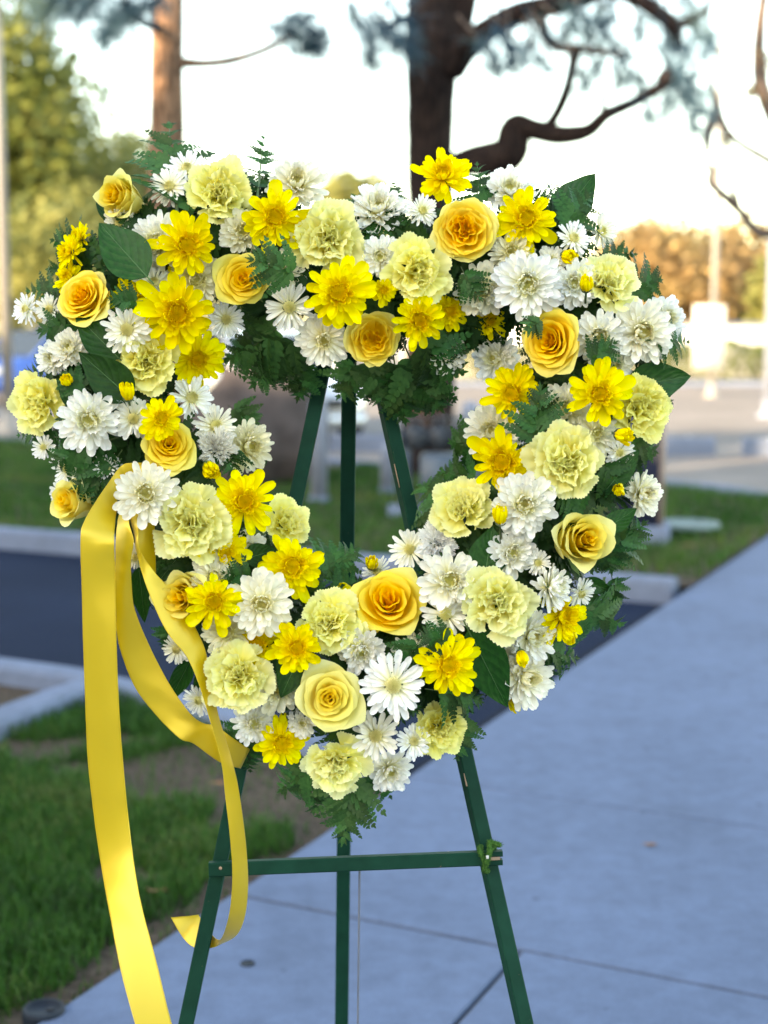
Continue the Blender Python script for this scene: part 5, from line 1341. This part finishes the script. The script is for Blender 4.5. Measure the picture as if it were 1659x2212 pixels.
# ================================================================== ribbon
k = NT('satin_ribbon'); tc = k.coord()
mp = k.n('Mapping'); mp.inputs['Scale'].default_value = (900, 900, 2500); k.l(tc, mp.inputs[0])
k.color(k.ramp(k.attr('tone'), [(.0, (.80, .57, .022)), (.90, (.80, .57, .022)), (.93, (.70, .46, .01)), (1, (.90, .66, .03))])).set(.31, .8, .32, **{'Coat Weight': .35, 'Coat Roughness': .28, 'Sheen Weight': .25, 'Sheen Roughness': .35, 'Anisotropic': .4})
k.bump(k.noise(6, 2, mp.outputs[0]), .04, .001); k.thin((.88, .64, .03), .25)
M['satin'] = k.m
def strip_(name, rows, parent, sub=5):
    """rows: (left px, left py, left depth, right px, right py, right depth)"""
    Lp = smooth_path([P(a, b, c) for a, b, c, d, e_, f_ in rows], sub); Rp = smooth_path([P(d, e_, f_) for a, b, c, d, e_, f_ in rows], sub)
    V, F, T = [], [], []; n = 9; bow = .0012; sd = ru(0, 50)
    for i, (l, r_) in enumerate(zip(Lp, Rp)):
        for j in range(n):
            u = (0, .03, .2, .35, .5, .65, .8, .97, 1)[j]; q = l.lerp(r_, u); T.append(abs(u * 2 - 1))
            V.append(q + Vector((0, -bow * math.sin(math.pi * u) + .0016 * mnoise.noise(Vector((q.x * 26 + sd, q.z * 17, u * .8))) + .0008 * mnoise.noise(Vector((q.x * 60 + sd, q.z * 75, 0))), 0)))
    for i in range(len(Lp) - 1):
        for j in range(n - 1): F.append((i * n + j, i * n + j + 1, (i + 1) * n + j + 1, (i + 1) * n + j))
    o = part(name, (V, F), M['satin'], parent, True, T)
    md = o.modifiers.new('thickness', 'SOLIDIFY'); md.thickness = .0004; md.offset = 0
    return o
rib = thing('ribbon', 'long yellow satin ribbon with trailing tails tied beneath the golden rose', 'ribbon', P(300, 1010, 1.84))
D = 1.80
strip_('tail', [(318, 1000, 1.845, 318, 1016, 1.850), (288, 1000, 1.845, 296, 1025, 1.850), (262, 1006, 1.846, 266, 1048, 1.846), (232, 1046, 1.828, 255, 1072, 1.836), (206, 1084, 1.806, 251, 1110, 1.814), (182, 1126, 1.782, 248, 1140, 1.790), (174, 1160, 1.772, 247, 1168, 1.778),
    (176, 1255, 1.772, 249, 1258, 1.780), (179, 1380, 1.772, 252, 1384, 1.778), (184, 1520, 1.773, 257, 1520, 1.776), (190, 1646, 1.774, 266, 1646, 1.774), (206, 1785, 1.772, 279, 1780, 1.768), (222, 1890, 1.757, 291, 1875, 1.748), (240, 1991, 1.728, 309, 1968, 1.716), (260, 2094, 1.682, 337, 2074, 1.670), (292, 2212, 1.612, 369, 2205, 1.600), (330, 2330, 1.53, 405, 2320, 1.52), (360, 2420, 1.47, 436, 2405, 1.46)], rib)
strip_('tail', [(262, 1090, 1.838, 300, 1088, 1.835), (254, 1126, 1.822, 279, 1122, 1.812), (250, 1165, 1.812, 289, 1168, 1.800), (249, 1210, 1.808, 283, 1210, 1.800), (249, 1260, 1.806, 284, 1262, 1.802), (251, 1320, 1.806, 291, 1316, 1.805), (256, 1390, 1.806, 321, 1392, 1.808), (290, 1481, 1.806, 364, 1474, 1.812), (339, 1547, 1.806, 410, 1540, 1.815), (388, 1595, 1.808, 440, 1562, 1.822), (418, 1606, 1.816, 466, 1567, 1.826), (474, 1646, 1.828, 500, 1592, 1.830), (520, 1660, 1.850, 540, 1618, 1.846)], rib)
strip_('tail', [(276, 1085, 1.836, 330, 1085, 1.836), (281, 1123, 1.818, 303, 1123, 1.800), (290, 1155, 1.808, 299, 1155, 1.796), (293, 1184, 1.800, 303, 1190, 1.792), (310, 1249, 1.790, 336, 1238, 1.797), (335, 1313, 1.782, 371, 1276, 1.796), (364, 1371, 1.778, 410, 1334, 1.796), (403, 1418, 1.776, 442, 1400, 1.796), (429, 1476, 1.775, 456, 1468, 1.796), (451, 1547, 1.774, 472, 1545, 1.796), (478, 1646, 1.772, 502, 1646, 1.794), (487, 1725, 1.768, 517, 1715, 1.790), (497, 1808, 1.766, 530, 1812, 1.792), (502, 1884, 1.768, 536, 1904, 1.797), (498, 1955, 1.778, 530, 1975, 1.806), (488, 2003, 1.800, 512, 2019, 1.826), (475, 2030, 1.835, 480, 2038, 1.85), (457, 2019, 1.875, 456, 2047, 1.868), (443, 2000, 1.90, 420, 2047, 1.885), (431, 1980, 1.915, 394, 2024, 1.900), (429, 1976, 1.918, 369, 1982, 1.905)], rib)
strip_('loop', [(284, 1080, 1.842, 334, 1080, 1.845), (296, 1126, 1.826, 334, 1123, 1.836), (298, 1170, 1.818, 336, 1180, 1.832), (306, 1205, 1.814, 337, 1240, 1.828), (320, 1260, 1.812, 340, 1280, 1.826)], rib)
strip_('knot', [(296, 1008, 1.828, 318, 1000, 1.83), (292, 1035, 1.818, 330, 1030, 1.82), (284, 1070, 1.826, 326, 1068, 1.828), (288, 1092, 1.838, 322, 1092, 1.84)], rib)
